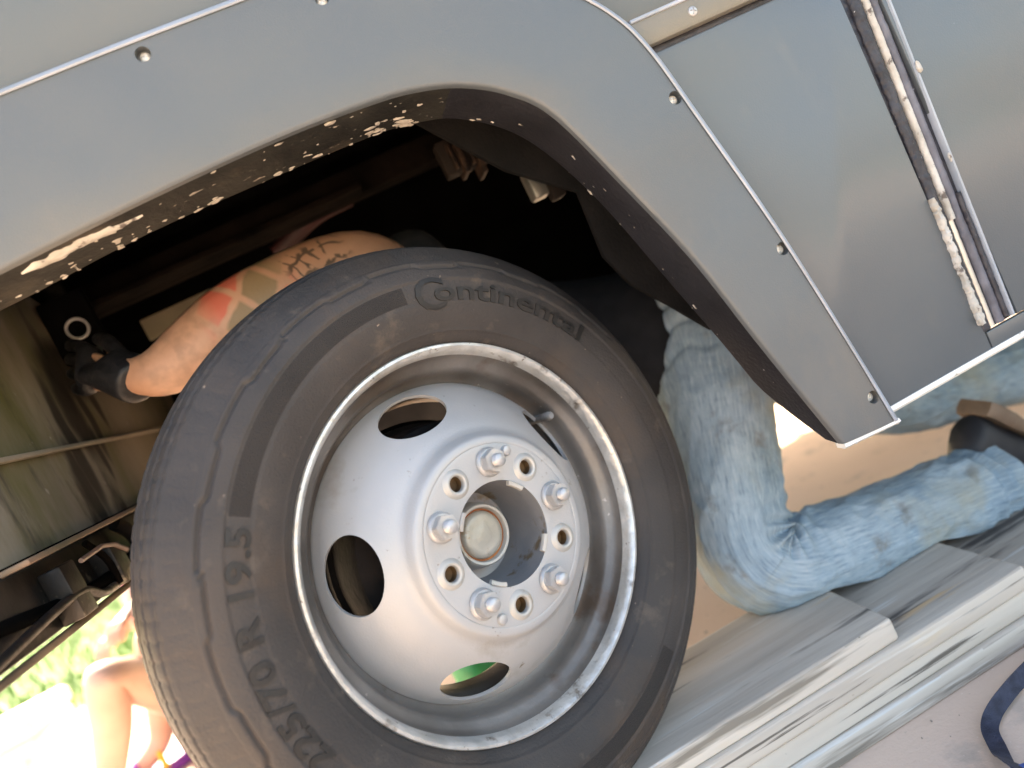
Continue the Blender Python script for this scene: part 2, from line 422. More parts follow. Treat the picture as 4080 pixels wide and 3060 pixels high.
def ribbon(name, sections, mats, parent=None, matidx=None, caps=True, angle=40):
    n = len(sections[0]); v = [p for s in sections for p in s]; f = []; mi = []
    for i in range(len(sections) - 1):
        for k in range(n):
            k2 = (k + 1) % n
            f.append((i * n + k, (i + 1) * n + k, (i + 1) * n + k2, i * n + k2)); mi.append(matidx[k] if matidx else 0)
    if caps:
        f.append(tuple(range(n))); f.append(tuple(len(v) - 1 - k for k in range(n))); mi += [0, 0]
    me = bpy.data.meshes.new(name); me.from_pydata([tuple(p) for p in v], [], f); me.update()
    me.polygons.foreach_set('material_index', mi)
    bm = bmesh.new(); bm.from_mesh(me); bmesh.ops.recalc_face_normals(bm, faces=bm.faces); bm.to_mesh(me); bm.free()
    return link(name, me, mats, parent, True, angle)

secs, lsecs = [], []
for si, ((ix, iz), (lx, lz), (ox, oz)) in enumerate(zip(A_in, A_lip, A_out)):
    fin = len(A_in) - 1 - si
    tap = 1 - .75 * max(0, 1 - fin / 5) ** 1.6
    I, Lp, O = Vector((ix, 0, iz)), Vector((lx, 0, lz)), Vector((ox, 0, oz))
    d = (I - O); w = d.length; d /= w
    def P(s, y): q = O + d * s; return Vector((q.x, y, q.z))
    secs.append([P(0, -.0575), P(0, -.066), P(.003, -.071), P(.008, -.0755), P(w * .35, -.0772), P(w * .7, -.0772), P(w - .006, -.0768), P(w - .0028, -.0758), P(w - .0008, -.0735),
                 P(w, -.065), P(w - .004, -.0645), P(w - .012, -.062), P(w * .5, -.0605), P(.012, -.0575)])
    def Q(t, y, off=0):
        q = I.lerp(Lp, t * tap) - d * off; return Vector((q.x, -.0655 + (y + .0655) * tap, q.z))
    e = -.004
    lsecs.append([Q(0, -.0655, e * -.4), Q(.18, -.056), Q(.45, -.040), Q(.75, -.020), Q(.95, -.003), Q(1, .002), Q(1, .006, .004), Q(.95, .004, .010), Q(.7, -.018, .008), Q(.3, -.045, .007), Q(.05, -.061, .006)])
flare = ribbon('wheel_arch_flare', secs, [M_flare])
cuts = []
SCREWS = [(-.103, .690), (.108, .674), (.459, .398), (.507, .164), (.536, -.069), (-.31, .688), (.29, .615)]
for x, z in SCREWS:
    bm = bmesh.new()
    bmesh.ops.create_cone(bm, cap_ends=True, segments=32, radius1=.0088, radius2=.0088, depth=.03, matrix=Matrix.Translation((x, -.079, z)) @ Matrix.Rotation(R(90), 4, 'X'))
    cuts.append(build('cut', bm, M_flare))
boolean(flare, cuts)
vp(flare)
M_highlight = mat('pale_edge_highlight', (.27, .31, .36), (.35, .39, .45), scale=14, rough=.3, spec=.6)  # pale blue-grey puts the sky highlight of flare and trim edges into the colour
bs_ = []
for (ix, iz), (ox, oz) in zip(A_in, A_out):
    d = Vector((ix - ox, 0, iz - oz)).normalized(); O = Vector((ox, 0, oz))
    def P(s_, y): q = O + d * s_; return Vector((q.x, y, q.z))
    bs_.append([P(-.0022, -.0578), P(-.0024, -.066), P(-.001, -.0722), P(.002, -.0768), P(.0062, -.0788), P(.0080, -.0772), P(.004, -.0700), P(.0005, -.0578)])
vp(ribbon('edge_highlight', bs_, [M_highlight]))  # ribbon added over the flare's chamfer as its painted sky highlight
i0 = int(len(lsecs) * .63)
# the lip is dusty along the top and clean black rubber down the right leg
lip = ribbon('arch_lip', lsecs[:i0 + 1], [M_lip]); vp(lip); lip['label'] = 'dirt-speckled underside lip of the wheel arch'
lip2 = ribbon('arch_lip_rubber', lsecs[i0:], [M_rubber_lip]); vp(lip2); lip2['label'] = 'black rubber lip down the right side of the arch'
# dried mud flakes stuck along the lip
fl = bmesh.new()
for k in range(330):
    t = random.uniform(.30, .62) if random.random() < .86 else random.uniform(.62, .97)
    i = min(int(t * (len(A_in) - 1)), len(A_in) - 2)
    if noise.noise(Vector((t * 60, 1, 5))) < -.05 and random.random() < .8: continue
    u = 1 - abs(random.gauss(0, .22)) if random.random() < .7 else random.random()
    u = min(.995, max(.02, u))
    I, Lp = Vector((A_in[i][0], -.0655, A_in[i][1])), Vector((A_lip[i][0], .002, A_lip[i][1]))
    p = I.lerp(Lp, u)
    tn = Vector((A_in[i + 1][0] - A_in[i][0], 0, A_in[i + 1][1] - A_in[i][1])).normalized()
    s = (.0007 + .0034 * random.random() ** 2.4) * (1 if t < .6 else .6)
    nrm = tn.cross((Lp - I).normalized()).normalized()
    if nrm.z > 0 and t < .6: nrm = -nrm
    if t >= .6 and nrm.x > 0: nrm = -nrm
    mtx = Matrix((tn, (Lp - I).normalized(), nrm)).transposed().to_4x4(); mtx.translation = p + nrm * .0006
    r = bmesh.ops.create_icosphere(fl, subdivisions=1, radius=1, matrix=mtx @ Matrix.Diagonal((s * random.uniform(1, 3.4), s, s * .35, 1)))
    for v in r['verts']: v.co += noise.noise_vector(v.co * 900) * s * .6
# one long smear of dried filler along the front part of the lip
smear = []
mudo = build('mud_flakes', fl, mat('dried_mud', (.3, .27, .23), (.5, .46, .4), scale=60, rough=.9, bump=.4, bscale=200)); mudo['kind'] = 'stuff'; vp(mudo)
sv, sf = [], []
ns, nw = 60, 7
for i in range(ns):
    u = i / (ns - 1); x = -.335 + u * .145
    wob = noise.noise(Vector((x * 60, 3, 1))) * .5 + .5
    half = (.004 + .010 * wob) * min(1, u * 8, (1 - u) * 5) * (1.0 if u < .75 else .5) + .0006
    cy = -.048 + .004 * noise.noise(Vector((x * 25, 9, 1))) + .006 * (u - .5)
    for k in range(nw):
        s = (k / (nw - 1) - .5) * 2
        y = cy + s * half * (1 + .25 * noise.noise(Vector((x * 120, k, 2))))
        tt = (y + .0655) / .0675
        zi = np.interp(x, [a for a, _ in A_in[8 * 5:8 * 10]], [b for _, b in A_in[8 * 5:8 * 10]]); zl = np.interp(x, [a for a, _ in A_lip[8 * 5:8 * 10]], [b for _, b in A_lip[8 * 5:8 * 10]])
        z = zi + (zl - zi) * tt - .0022 * (1 - s * s) * (1 + .6 * noise.noise(Vector((x * 150, y * 150, 0)))) + (.0006 if abs(s) > .9 else -.0006)
        sv.append((x, y, z))
for i in range(ns - 1):
    for k in range(nw - 1):
        a = i * nw + k; sf.append((a, a + 1, a + nw + 1, a + nw))
vp(pydata('filler_smear', sv, sf, M_caulk, None, True, None))

# screws in the flare
M_screw = mat('bright_screw', (.6, .59, .55), (.72, .71, .67), scale=90, rough=.35, metal=.3)
def screw_head(name, x, y, z, r, mt, slot=0.6):
    bm = bmesh.new()
    v, f = lathe([(0, -.0022), (r * .55, -.002), (r * .9, -.0008), (r, .0008), (r, .004), (0, .004)], 24)
    vv = [bm.verts.new(p) for p in v]
    for q in f:
        try: bm.faces.new([vv[i] for i in q])
        except ValueError: pass
    bmesh.ops.remove_doubles(bm, verts=bm.verts, dist=1e-6)
    o = build(name, bm, mt, None, True, 40)
    o.location = (x, y, z)
    c = bmesh.new(); bmesh.ops.create_cube(c, size=1, matrix=Matrix.Rotation(slot, 4, 'Y') @ Matrix.Diagonal((r * 1.3, .003, r * .3, 1)))
    c2 = bmesh.new(); bmesh.ops.create_cube(c2, size=1, matrix=Matrix.Rotation(slot + R(90), 4, 'Y') @ Matrix.Diagonal((r * 1.3, .003, r * .3, 1)))
    co, co2 = build('cut', c, mt), build('cut', c2, mt)
    co.location = co2.location = (x, y - .002, z)
    bpy.context.view_layer.update()
    boolean(o, [co, co2])
    return o
for x, z in SCREWS:
    vp(screw_head('screw', x, -.0660, z, .0062, M_screw, random.random()))

# body skins: one big upper skin, a trim strip, the skirt and the door
arch = [(x, z) for (x, z) in A_in]
mid = [((a[0] + b[0]) / 2, (a[1] + b[1]) / 2) for a, b in zip(A_in, A_out)]
top_i = max(range(len(mid)), key=lambda i: mid[i][1])
cutr = next(i for i in range(top_i, len(mid)) if mid[i][1] < .512)
cutl = 0
upper = [(-.98, -.10), (mid[0][0], -.10)] + mid[1:cutr] + [(mid[cutr][0], .512), (5.2, .512), (5.2, 2.5), (-.98, 2.5)]
vp(sheet('upper_side_panel', upper, -.0572, -.050, M_paint))
sk_i = next(i for i in range(top_i, len(mid)) if mid[i][1] < .464)
skirt = mid[sk_i:-1] + [(mid[-1][0], -.1), (.7445, -.100), (.7475, .464)]
vp(sheet('skirt_panel', [(mid[sk_i][0], .464)] + mid[sk_i + 1:-1] + [(mid[-1][0], -.100), (.7445, -.100), (.7475, .464)], -.0572, -.050, M_paint))
vp(sheet('door_panel', [(.803, -.072), (5.2, -.072), (5.2, .464), (.803, .464)], -.0590, -.050, M_paint))
vp(sheet('skirt_panel_lower', [(.7465, -.100), (5.2, -.100), (5.2, -.0745), (.7465, -.0745)], -.0572, -.050, M_paint))
st = vp(sheet('trim_strip', [(.42, .4715), (5.2, .4715), (5.2, .5085), (.42, .5085)], -.0695, -.058, M_flare, bev=.006))
st.data.materials.clear(); st.data.materials.append(mat('olive_grey_trim', (.16, .15, .12), (.18, .17, .14), scale=4, rough=.42, bump=.15, bscale=400))
vp(box('trim_highlight', (.449, -.0712, .5052), (5.2, -.060, .5105), M_highlight, bev=.002))  # strip added along the trim's top chamfer, highlight painted in its colour
vp(box('seam_gasket', (.44, -.0535, .462), (5.2, -.045, .474), M_gasket, bev=.002))
vp(screw_head('screw', .534, -.0705, .489, .0065, M_zinc, .4))
# the white bottom edge of the skirt
be = []
for i in range(80):
    x = .553 + i / 79 * 4.6
    w = .0006 * noise.noise(Vector((x * 90, 0, 4)))
    be.append([Vector((x, -.0590 + w, -.0985)), Vector((x, -.060 + w, -.1045)), Vector((x, -.056, -.1085 + w)), Vector((x, -.030, -.1085)), Vector((x, -.030, -.0985))])
vp(ribbon('bottom_edge', be, [M_white_edge]))
ee = []
for i in range(30):
    u = i / 29; x = .470 + u * .0885; z = -.1075 - .0065 * u
    w = .0014 * noise.noise(Vector((x * 300, 0, 2)))
    ee.append([Vector((x, -.075 + w, z + .002)), Vector((x, -.077 + w, z - .002)), Vector((x, -.072, z - .0055 + w)), Vector((x, -.055, z - .005)), Vector((x, -.055, z + .002))])
vp(ribbon('flare_end_edge', ee, [M_white_edge]))

# door gap: gaskets, a bead of old caulk, an alloy edge
def strip(name, x, w, y0, z0, z1, mt, rag=0, n=260, lean=.018, thick=.006):
    S = []
    for i in range(n):
        z = z0 + (z1 - z0) * i / (n - 1)
        xx = x + (z - .17) * lean / .48
        fr_ = lambda q: noise.noise(Vector((x * 31, z * 35, q))) * .5 + noise.noise(Vector((x * 31, z * 120, q + 3))) * .5 + noise.noise(Vector((x * 31, z * 300, q + 7))) * .35
        a, b, c = rag * fr_(1), rag * fr_(15), rag * .6 * fr_(27)
        S.append([Vector((xx - w / 2 + a, -.050, z)), Vector((xx - w / 2 + a, y0 + thick * .5 + c, z)), Vector((xx - w / 4, y0 + c, z)), Vector((xx + w / 4 + b, y0 + c, z)), Vector((xx + w / 2 + b, y0 + thick * .5, z)), Vector((xx + w / 2 + b, -.050, z))])
    return vp(ribbon(name, S, [mt], angle=60))
vp(box('gap_backing', (.73, -.0515, -.073), (.83, -.047, .47), M_gasket, bev=.001))
strip('door_gasket', .7575, .017, -.0585, -.072, .464, M_gasket, .0022)
strip('caulk_bead', .7725, .009, -.0605, .09, .464, M_caulk, .0012)
strip('door_gasket', .7865, .014, -.0565, -.072, .464, mat('grey_gasket', (.08, .08, .1), (.16, .16, .19), scale=30, rough=.5, bump=.4, bscale=120), .0014)
strip('door_gasket', .7965, .008, -.0590, -.068, .12, M_gasket, .0014)
strip('door_edge_trim', .8035, .006, -.0618, -.070, .464, M_highlight, .0003)
strip('caulk_bead', .7520, .010, -.0640, -.060, .13, M_caulk, .0045)
strip('seam_channel', .7725, .010, -.0545, -.072, .10, M_alu, .0004)
# torn bits of caulk
for (x, z, s) in [(.806, .30, .010), (.803, .425, .012), (.799, .17, .006), (.748, -.052, .010)]:
    bm = bmesh.new()
    bmesh.ops.create_icosphere(bm, subdivisions=3, radius=1, matrix=Matrix.Translation((x + (z - .17) * .0375, -.063, z)) @ Matrix.Diagonal((s * .35, .0025, s, 1)))
    for v in bm.verts: v.co += noise.noise_vector(v.co * 160) * s * .22
    vp(build('caulk_scrap', bm, M_caulk))

# rest of the body so that it shades the near side and stands as a vehicle
vp(box('roof', (-.98, -.05, 2.46), (5.2, 2.2, 2.52), M_paint, bev=.02))
vp(box('far_side_panel', (-.98, 2.195, .15), (5.2, 2.215, 2.5), M_paint, bev=.004))
vp(box('front_panel', (-1.0, -.05, .45), (-.98, 2.2, 2.5), M_paint, bev=.004))
vp(box('rear_panel', (5.2, -.05, -.1), (5.22, 2.2, 2.5), M_paint, bev=.004))
vp(box('windscreen', (-1.012, .1, 1.35), (-.999, 2.05, 2.25), M_glass, bev=.004))
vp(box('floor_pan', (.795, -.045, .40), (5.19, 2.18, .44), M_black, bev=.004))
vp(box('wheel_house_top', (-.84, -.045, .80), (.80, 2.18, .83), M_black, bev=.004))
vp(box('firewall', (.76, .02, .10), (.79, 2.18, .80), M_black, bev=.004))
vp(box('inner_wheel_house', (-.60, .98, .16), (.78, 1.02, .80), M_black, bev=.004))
# flat gusset behind the top right of the arch
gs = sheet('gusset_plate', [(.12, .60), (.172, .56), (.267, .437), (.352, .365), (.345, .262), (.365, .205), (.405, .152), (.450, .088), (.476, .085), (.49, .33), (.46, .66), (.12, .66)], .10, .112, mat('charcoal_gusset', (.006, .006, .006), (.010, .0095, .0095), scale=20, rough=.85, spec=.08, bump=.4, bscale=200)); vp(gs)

# splash panel closing the front of the wheel house (at x = -0.5), weathered and oil-stained
def wallsheet(name, outline_yz, x0, x1, mt, bev=.002):
    bm = bmesh.new()
    face = bm.faces.new([bm.verts.new((x0, y, z)) for y, z in outline_yz])
    r = bmesh.ops.extrude_face_region(bm, geom=[face])
    for g in r['geom']:
        if isinstance(g, bmesh.types.BMVert): g.co.x = x1
    return vp(build(name, bm, mt, None, True, 30))
wallsheet('splash_panel', [(-.045, .365), (1.25, .365), (1.25, .455), (.62, .455), (.585, .50), (.56, .60), (.44, .645), (.2, .70), (-.045, .70)], -.5, -.506, M_splash)
wallsheet('splash_panel_lower', [(-.058, .243), (1.25, .243), (1.25, .3625), (-.058, .3625)], -.503, -.509, M_splash)
vp(box('splash_seam', (-.5, -.045, .3605), (-.489, 1.25, .3675), mat('bright_seam', (.3, .26, .19), (.42, .37, .29), scale=20, rough=.5, metal=.4, stretch=(1, .3, 1)), bev=.002))
vp(box('splash_flange', (-.505, -.06, .2335), (-.470, 1.1, .2405), mat('rusty_flange', (.1, .085, .05), (.26, .16, .1), scale=9, rough=.7, stretch=(1, .6, 1)), bev=.002))
vp(box('bumper_rail', (-.60, -.215, .142), (-.525, 1.6, .232), M_splash_low, bev=.006))
vp(box('rail_edge', (-.527, -.215, .131), (-.515, 1.6, .1395), mat('tan_rail_edge', (.1, .07, .05), (.3, .2, .12), scale=10, rough=.6), bev=.002))
vp(box('rail_bracket', (-.525, .20, .145), (-.490, .245, .205), M_splash_low, bev=.003))
vp(box('rail_bracket', (-.525, .05, .142), (-.495, .095, .215), M_splash_low, bev=.003))
vp(tube('bracket_bar', [(-.49, .10, .207), (-.49, .18, .21), (-.488, .215, .203), (-.487, .245, .187)], .0035, mat('pinkish_bar', (.22, .15, .12), (.3, .21, .17), scale=20, rough=.5), seg=8))
for (y, z) in [(.27, .178), (.06, .16), (.42, .18), (.60, .18)]:
    vp(lathe_obj('rail_bolt', [(0, -.006), (.008, -.006), (.011, -.003), (.011, .004), (0, .004)], M_steel_dark, None, 6, tf=Matrix.Translation((-.522, y, z)) @ Matrix.Rotation(R(90), 4, 'Z')))
for k, (pts_, r_) in enumerate(((((-.53, -.21, .20), (-.515, .12, .165), (-.505, .3, .17), (-.52, .6, .18)), .009), (((-.51, -.21, .150), (-.50, .06, .172), (-.505, .16, .150), (-.515, .35, .155)), .006), (((-.50, .16, .225), (-.497, .19, .19), (-.50, .20, .15)), .005), (((-.505, .30, .23), (-.50, .33, .20), (-.51, .36, .15)), .011))):
    vp(tube('cable', [Vector(q) for q in pts_], r_, [M_black, M_splash_low, M_rail, M_steel_dark][k], seg=10, smooth_n=6))
vp(box('light_block_panel', (-.66, .25, .15), (-.64, 2.15, .80), M_black, bev=.004))  # unseen panel, added to keep light from the front out of the wheel house
vp(box('front_cross_member', (-.84, .2, .20), (-.61, 2.15, .30), M_black, bev=.01))

# chassis rail, pipe end, bracket, hoses
vp(box('frame_rail', (-.80, .50, .585), (4.5, .56, .64), M_rail, bev=.006))
vp(box('frame_rail', (-.80, 1.55, .585), (4.5, 1.61, .70), M_rail, bev=.006))
vp(box('rail_flange', (-.80, .44, .582), (.10, .50, .594), M_rail, bev=.003))
PT = Matrix.Translation((-.435, .37, .545)) @ Vector((.37, -1.349, -.25)).to_track_quat('-Y', 'Z').to_matrix().to_4x4()
vp(lathe_obj('pipe_end', [(.0140, .0), (.0165, -.002), (.0188, .0), (.0188, .03), (.0140, .03), (.0140, 0)], M_zinc, None, 32, tf=PT))
vp(lathe_obj('pipe_plug', [(0, .012), (.0138, .012), (.0138, .028)], M_black, None, 24, tf=PT))
vp(box('pipe_bracket', (-.49, .40, .50), (-.41, .425, .615), M_black, bev=.008))
vp(tube('tie_bar', [(-.45, .45, .46), (-.36, .47, .462), (-.2, .52, .47)], .008, M_steel_dark, seg=10))
vp(tube('brake_hose', [(-.425, .41, .515), (-.432, .40, .50), (-.430, .40, .482), (-.424, .41, .468)], .0065, mat('hose_end', (.12, .13, .13), (.3, .31, .3), scale=40, rough=.35, metal=.5), seg=10, smooth_n=5))
vp(tube('brake_hose', [(-.440, .42, .505), (-.448, .41, .485), (-.442, .41, .462), (-.43, .42, .448)], .006, M_bore, seg=10, smooth_n=5))
vp(box('light_gap_plate', (-.40, .62, .52), (-.25, .625, .565), mat('pale_tank', (.16, .13, .09), (.25, .21, .15), scale=12, rough=.5), bev=.002))
vp(tube('red_hose', [(-.10, .60, .57), (.0, .58, .60), (.08, .6, .61)], .018, M_red, seg=12, smooth_n=4))
# finned fitting high in the wheel house
cf = empty('finned_cooler'); vp(cf)
for dx, dz, w_ in ((0, .012, .005), (.012, .004, .009), (.030, .018, .006), (.040, .0, .008)):
    box('fin', (.240 + dx, .27, .492 + dz - dx * .3), (.240 + dx + w_, .33, .55 - dx * .5), M_copper, cf, bev=.0015)
box('fin_plate', (.225, .285, .500), (.31, .32, .56), M_steel_dark, cf, bev=.004)
box('bracket', (.335, .25, .40), (.365, .29, .452), mat('dull_alloy', (.12, .12, .11), (.22, .22, .2), scale=20, rough=.4, metal=.5), cf, bev=.005)
box('bracket', (.36, .24, .385), (.385, .27, .42), M_steel_dark, cf, bev=.005)

# ------------------------------------------------------------------ the wheel
STEER = 0.46800763
def make_wheel():
    W = empty('wheel')
    # --- tyre profile (r, y), y < 0 is the outer side
    pr = [(.2585, .006), (.2605, -.001), (.264, -.0075), (.270, -.0135), (.280, -.0205), (.292, -.026), (.306, -.0303), (.322, -.0325), (.338, -.0318), (.350, -.0288), (.362, -.0235), (.372, -.0165), (.381, -.0090), (.389, -.001), (.3955, .0055), (.4000, .0105), (.4035, .018), (.4070, .028), (.4090, .040), (.4100, .055), (.4110, .080)]
    P = catmull([Vector((r, y, 0)) for r, y in pr], 12)
    half = [(p.x, p.y) for p in P]
    full = half + [(r, .16 - y) for r, y in reversed(half[:-1])]
    # resample evenly in arc length
    a = np.array(full); s = np.concatenate([[0], np.cumsum(np.hypot(*np.diff(a, axis=0).T))])
    n = 300
    ss = np.linspace(0, s[-1], n); rr = np.interp(ss, s, a[:, 0]); yy = np.interp(ss, s, a[:, 1])
    tr, ty = np.gradient(rr, ss), np.gradient(yy, ss)
    nr, ny = ty.copy(), -tr.copy()                       # outward normal in (r, y)
    flip = np.sign(nr[n // 2]); nr *= flip; ny *= flip
    SEG = 720
    V = np.zeros((SEG, n, 3)); 
    outer = np.arange(n) < n // 2
    bandmask = np.zeros((SEG, n), bool)
    for i in range(SEG):
        th = 2 * math.pi * i / SEG; deg = math.degrees(th)
        d = np.zeros(n)
        # stepped wear line round the shoulder
        ph = ((deg + 9) / 22.0) % 1.0
        r0 = .3655 if ph < .5 else .3605
        if ph > .5 and ph < .56: r0 = .3655 - .005 * (ph - .5) / .06
        if ph > .94: r0 = .3605 + .005 * (ph - .94) / .06
        d -= .0045 * np.exp(-((rr - r0) / .0022) ** 2) * outer
        # raised rings low on the side wall
        d += .0009 * (1 / (1 + np.exp(-(rr - .3415) / .0006))) * (rr < .372) * outer
        d -= .0009 * (1 / (1 + np.exp(-(rr - .3125) / .0005))) * (rr < .3415) * outer
        d += .0012 * np.exp(-((rr - .2745) / .0018) ** 2) * outer
        # shoulder sipes
        if (i % 7) == 0: d -= .0006 * ((rr > .379) & (rr < .397)) * outer
        # tread grooves with a gentle zigzag
        zz = .0018 * (abs(((deg / 5.0) % 1) - .5) * 4 - 1)
        for gy in (.042, .080, .118):
            q = np.abs(yy - (gy + zz)); d -= .010 * np.clip((.0045 - q) / .0012, 0, 1) * (rr > .403)
        q = np.abs(yy - .0185); d -= .0022 * np.clip((.0022 - q) / .001, 0, 1) * (rr > .39)
        if (i % 6) == 0: d -= .0012 * ((rr > .4) & (np.abs(yy - .08) > .02))
        R_ = rr + nr * d; Y_ = yy + ny * d
        V[i, :, 0] = R_ * math.cos(th); V[i, :, 1] = Y_; V[i, :, 2] = np.maximum(R_ * math.sin(th), -.3975)   # flattened where it stands on the board
        bandmask[i] = (rr > .3145) & (rr < .3375) & outer & ((84 < deg < 147) | (225 < deg < 300))
    idx = np.arange(SEG * n).reshape(SEG, n)
    A = idx[:, :-1]; B_ = idx[:, 1:]; C_ = np.roll(idx, -1, 0)[:, 1:]; D_ = np.roll(idx, -1, 0)[:, :-1]
    F = np.stack([A, B_, C_, D_], -1).reshape(-1, 4)
    me = bpy.data.meshes.new('tyre')
    me.vertices.add(SEG * n); me.vertices.foreach_set('co', V.ravel())
    me.loops.add(F.size); me.loops.foreach_set('vertex_index', F.ravel())
    me.polygons.add(len(F)); me.polygons.foreach_set('loop_start', np.arange(0, F.size, 4)); me.polygons.foreach_set('loop_total', np.full(len(F), 4))
    me.polygons.foreach_set('material_index', (bandmask & np.roll(bandmask, -1, 0))[:, :-1].ravel().astype(np.int32))
    me.update(); me.validate()
    bm = bmesh.new(); bm.from_mesh(me); bmesh.ops.recalc_face_normals(bm, faces=bm.faces); bm.to_mesh(me); bm.free()
    link('tyre', me, [M_tyre, M_tyre_rib], W, True, None)
    h = np.array(half); o_ = np.argsort(h[:, 0])
    def side(r): return float(np.interp(r, h[o_, 0], h[o_, 1]))
    # --- lettering moulded on the side wall
    def lettering(segs, name):
        V_, F_ = [], []
        for body, size, th0, rc, bold, span in segs:
            cu = bpy.data.curves.new('t', 'FONT'); cu.body = body; cu.size = size; cu.extrude = .0012; cu.offset = bold; cu.resolution_u = 3
            ob = bpy.data.objects.new('t', cu); COL.objects.link(ob)
            dg = bpy.context.evaluated_depsgraph_get(); dg.update()
            tm = bpy.data.meshes.new_from_object(ob.evaluated_get(dg))
            b2 = bmesh.new(); b2.from_mesh(tm); bmesh.ops.triangulate(b2, faces=b2.faces)
            k = len(V_)
            if span:
                wx = max(v.co.x for v in b2.verts)
                for v in b2.verts: v.co.x *= R(span) * rc / wx
            for v in b2.verts:
                x, y, z = v.co
                ang = R(th0) - x / rc; r = rc - size * .35 + y
                V_.append((r * math.cos(ang), side(r) - .0001 - (.0011 if z > 0 else -.0012), r * math.sin(ang)))
            for f in b2.faces: F_.append(tuple(k + v.index for v in f.verts))
            b2.free(); bpy.data.objects.remove(ob); bpy.data.curves.remove(cu)
        return pydata(name, V_, F_, M_letter, W, False)
    lettering([('225/70 R 19.5', .0365, 197.0, .3275, .0007, 48.5)], 'size_lettering')
    lettering([('C', .062, 82.5, .3235, .0006, 8.5), ('ontinental', .0365, 77.2, .3250, .0006, 45)], 'maker_lettering')
    # --- rim: flange + barrel
    lathe_obj('rim_flange', [(.247, .014), (.2495, .004), (.2520, -.0015), (.2555, -.0045), (.2590, -.004), (.2612, .000), (.2618, .006), (.2595, .012)], M_flange, W, 160)
    lathe_obj('rim_barrel', [(.2600, .010), (.2495, .006), (.2475, .013), (.2455, .022), (.2405, .029), (.2345, .0325), (.2305, .037), (.2285, .045), (.2265, .055), (.2225, .062), (.2155, .066), (.2100, .066), (.205, .075), (.2, .12), (.21, .15), (.247, .156), (.258, .164), (.262, .16), (.24, .13), (.235, .08), (.24, .06), (.25, .03)], M_barrel, W, 160)
    # --- disc, a solid of revolution with hand holes, bolt holes and bore cut out
    fr = [(.0675, -.0395), (.0695, -.0405), (.095, -.0405), (.1135, -.0403), (.1150, -.0393), (.1162, -.0403), (.1215, -.0398), (.1262, -.0378), (.1305, -.0318), (.1345, -.0255), (.1400, -.0205), (.1480, -.0160), (.1580, -.0090), (.1690, .0005), (.1800, .0110), (.1905, .0230), (.2000, .0345), (.2085, .0465), (.2130, .0550), (.2165, .0620)]
    frd = [(p.x, p.y) for p in catmull([Vector((r, y, 0)) for r, y in fr], 3)]
    bk = [(r, y + .0085) for r, y in reversed(frd)]
    disc = lathe_obj('wheel_disc', frd + bk, M_rim, W, 180, close=True, angle=50)
    cut = []
    for k in range(5):
        a = R(92.8 - 72 * k)
        bm = bmesh.new()
        bmesh.ops.create_cone(bm, cap_ends=True, segments=48, radius1=1, radius2=1, depth=.16)
        # local: x tangential, y radial-ish, z along the cone normal
        rad = Vector((math.cos(a), 0, math.sin(a))); tan = Vector((-math.sin(a), 0, math.cos(a)))
        nrm = (rad * .72 + Vector((0, -.70, 0))).normalized(); slope = nrm.cross(tan).normalized()
        mt = Matrix((tan * .0495, slope * .0385, nrm)).transposed().to_4x4(); mt.translation = rad * .1860 + Vector((0, .018, 0))
        bmesh.ops.transform(bm, matrix=mt, verts=bm.verts)
        cut.append(build('cut', bm, M_rim))
    PHd = 109.605
    for k in range(5):
        a = R(PHd - 72 * k)
        bm = bmesh.new(); bmesh.ops.create_cone(bm, cap_ends=True, segments=32, radius1=.0098, radius2=.0098, depth=.05, matrix=Matrix.Translation((.0921 * math.cos(a), -.04, .0921 * math.sin(a))) @ Matrix.Rotation(R(90), 4, 'X'))
        cut.append(build('cut', bm, M_rim))
    bpy.context.view_layer.update()
    boolean(disc, cut)
    # rolled edges of the hand holes and bosses round the empty bolt holes
    for k in range(5):
        a = R(PHd - 72 * k); c = Vector((.0921 * math.cos(a), 0, .0921 * math.sin(a)))
        lathe_obj('bolt_boss', [(.0098, -.034), (.0098, -.0425), (.0108, -.0440), (.0130, -.0447), (.0150, -.0440), (.0178, -.0418), (.0192, -.0403), (.0192, -.038)], M_hub, W, 40, tf=Matrix.Translation(c))
        lathe_obj('bolt_hole', [(0, -.0255), (.0097, -.0255), (.0097, -.037)], M_brass, W, 24, tf=Matrix.Translation(c))
    for k in range(5):
        a = R(PHd - 36 - 72 * k); c = Vector((.0921 * math.cos(a), 0, .0921 * math.sin(a)))
        nut = empty('lug_nut', c, W)
        lathe_obj('washer', [(.008, -.041), (.0185, -.0405), (.0195, -.0420), (.0190, -.0445), (.0165, -.0470), (.008, -.0475)], M_zinc, nut, 40)
        bm = bmesh.new()
        rz = random.uniform(0, 1)
        bmesh.ops.create_cone(bm, cap_ends=True, segments=6, radius1=.0162, radius2=.0162, depth=.0150, matrix=Matrix.Translation((0, -.0525, 0)) @ Matrix.Rotation(R(90), 4, 'X') @ Matrix.Rotation(rz, 4, 'Z'))
        bmesh.ops.bevel(bm, geom=bm.edges[:], offset=.0009, segments=2, affect='EDGES')
        build('hex_nut', bm, M_zinc, nut, True, 25)
        lathe_obj('stud', [(.0078, -.056), (.0078, -.0610), (.0086, -.0625), (.0076, -.0640), (.0086, -.0655), (.0076, -.0670), (.0084, -.0685), (.0070, -.0705), (0, -.0712)], M_zinc, nut, 28, angle=60)
    for ang, rr_ in ((57.5, .1055), (-124.5, .1055)):
        a = R(ang); c = Vector((rr_ * math.cos(a), 0, rr_ * math.sin(a)))
        lathe_obj('set_screw', [(.0072, -.038), (.0072, -.0430), (.0060, -.0455), (.003, -.0465), (0, -.0467)], M_zinc, W, 24, tf=Matrix.Translation(c))
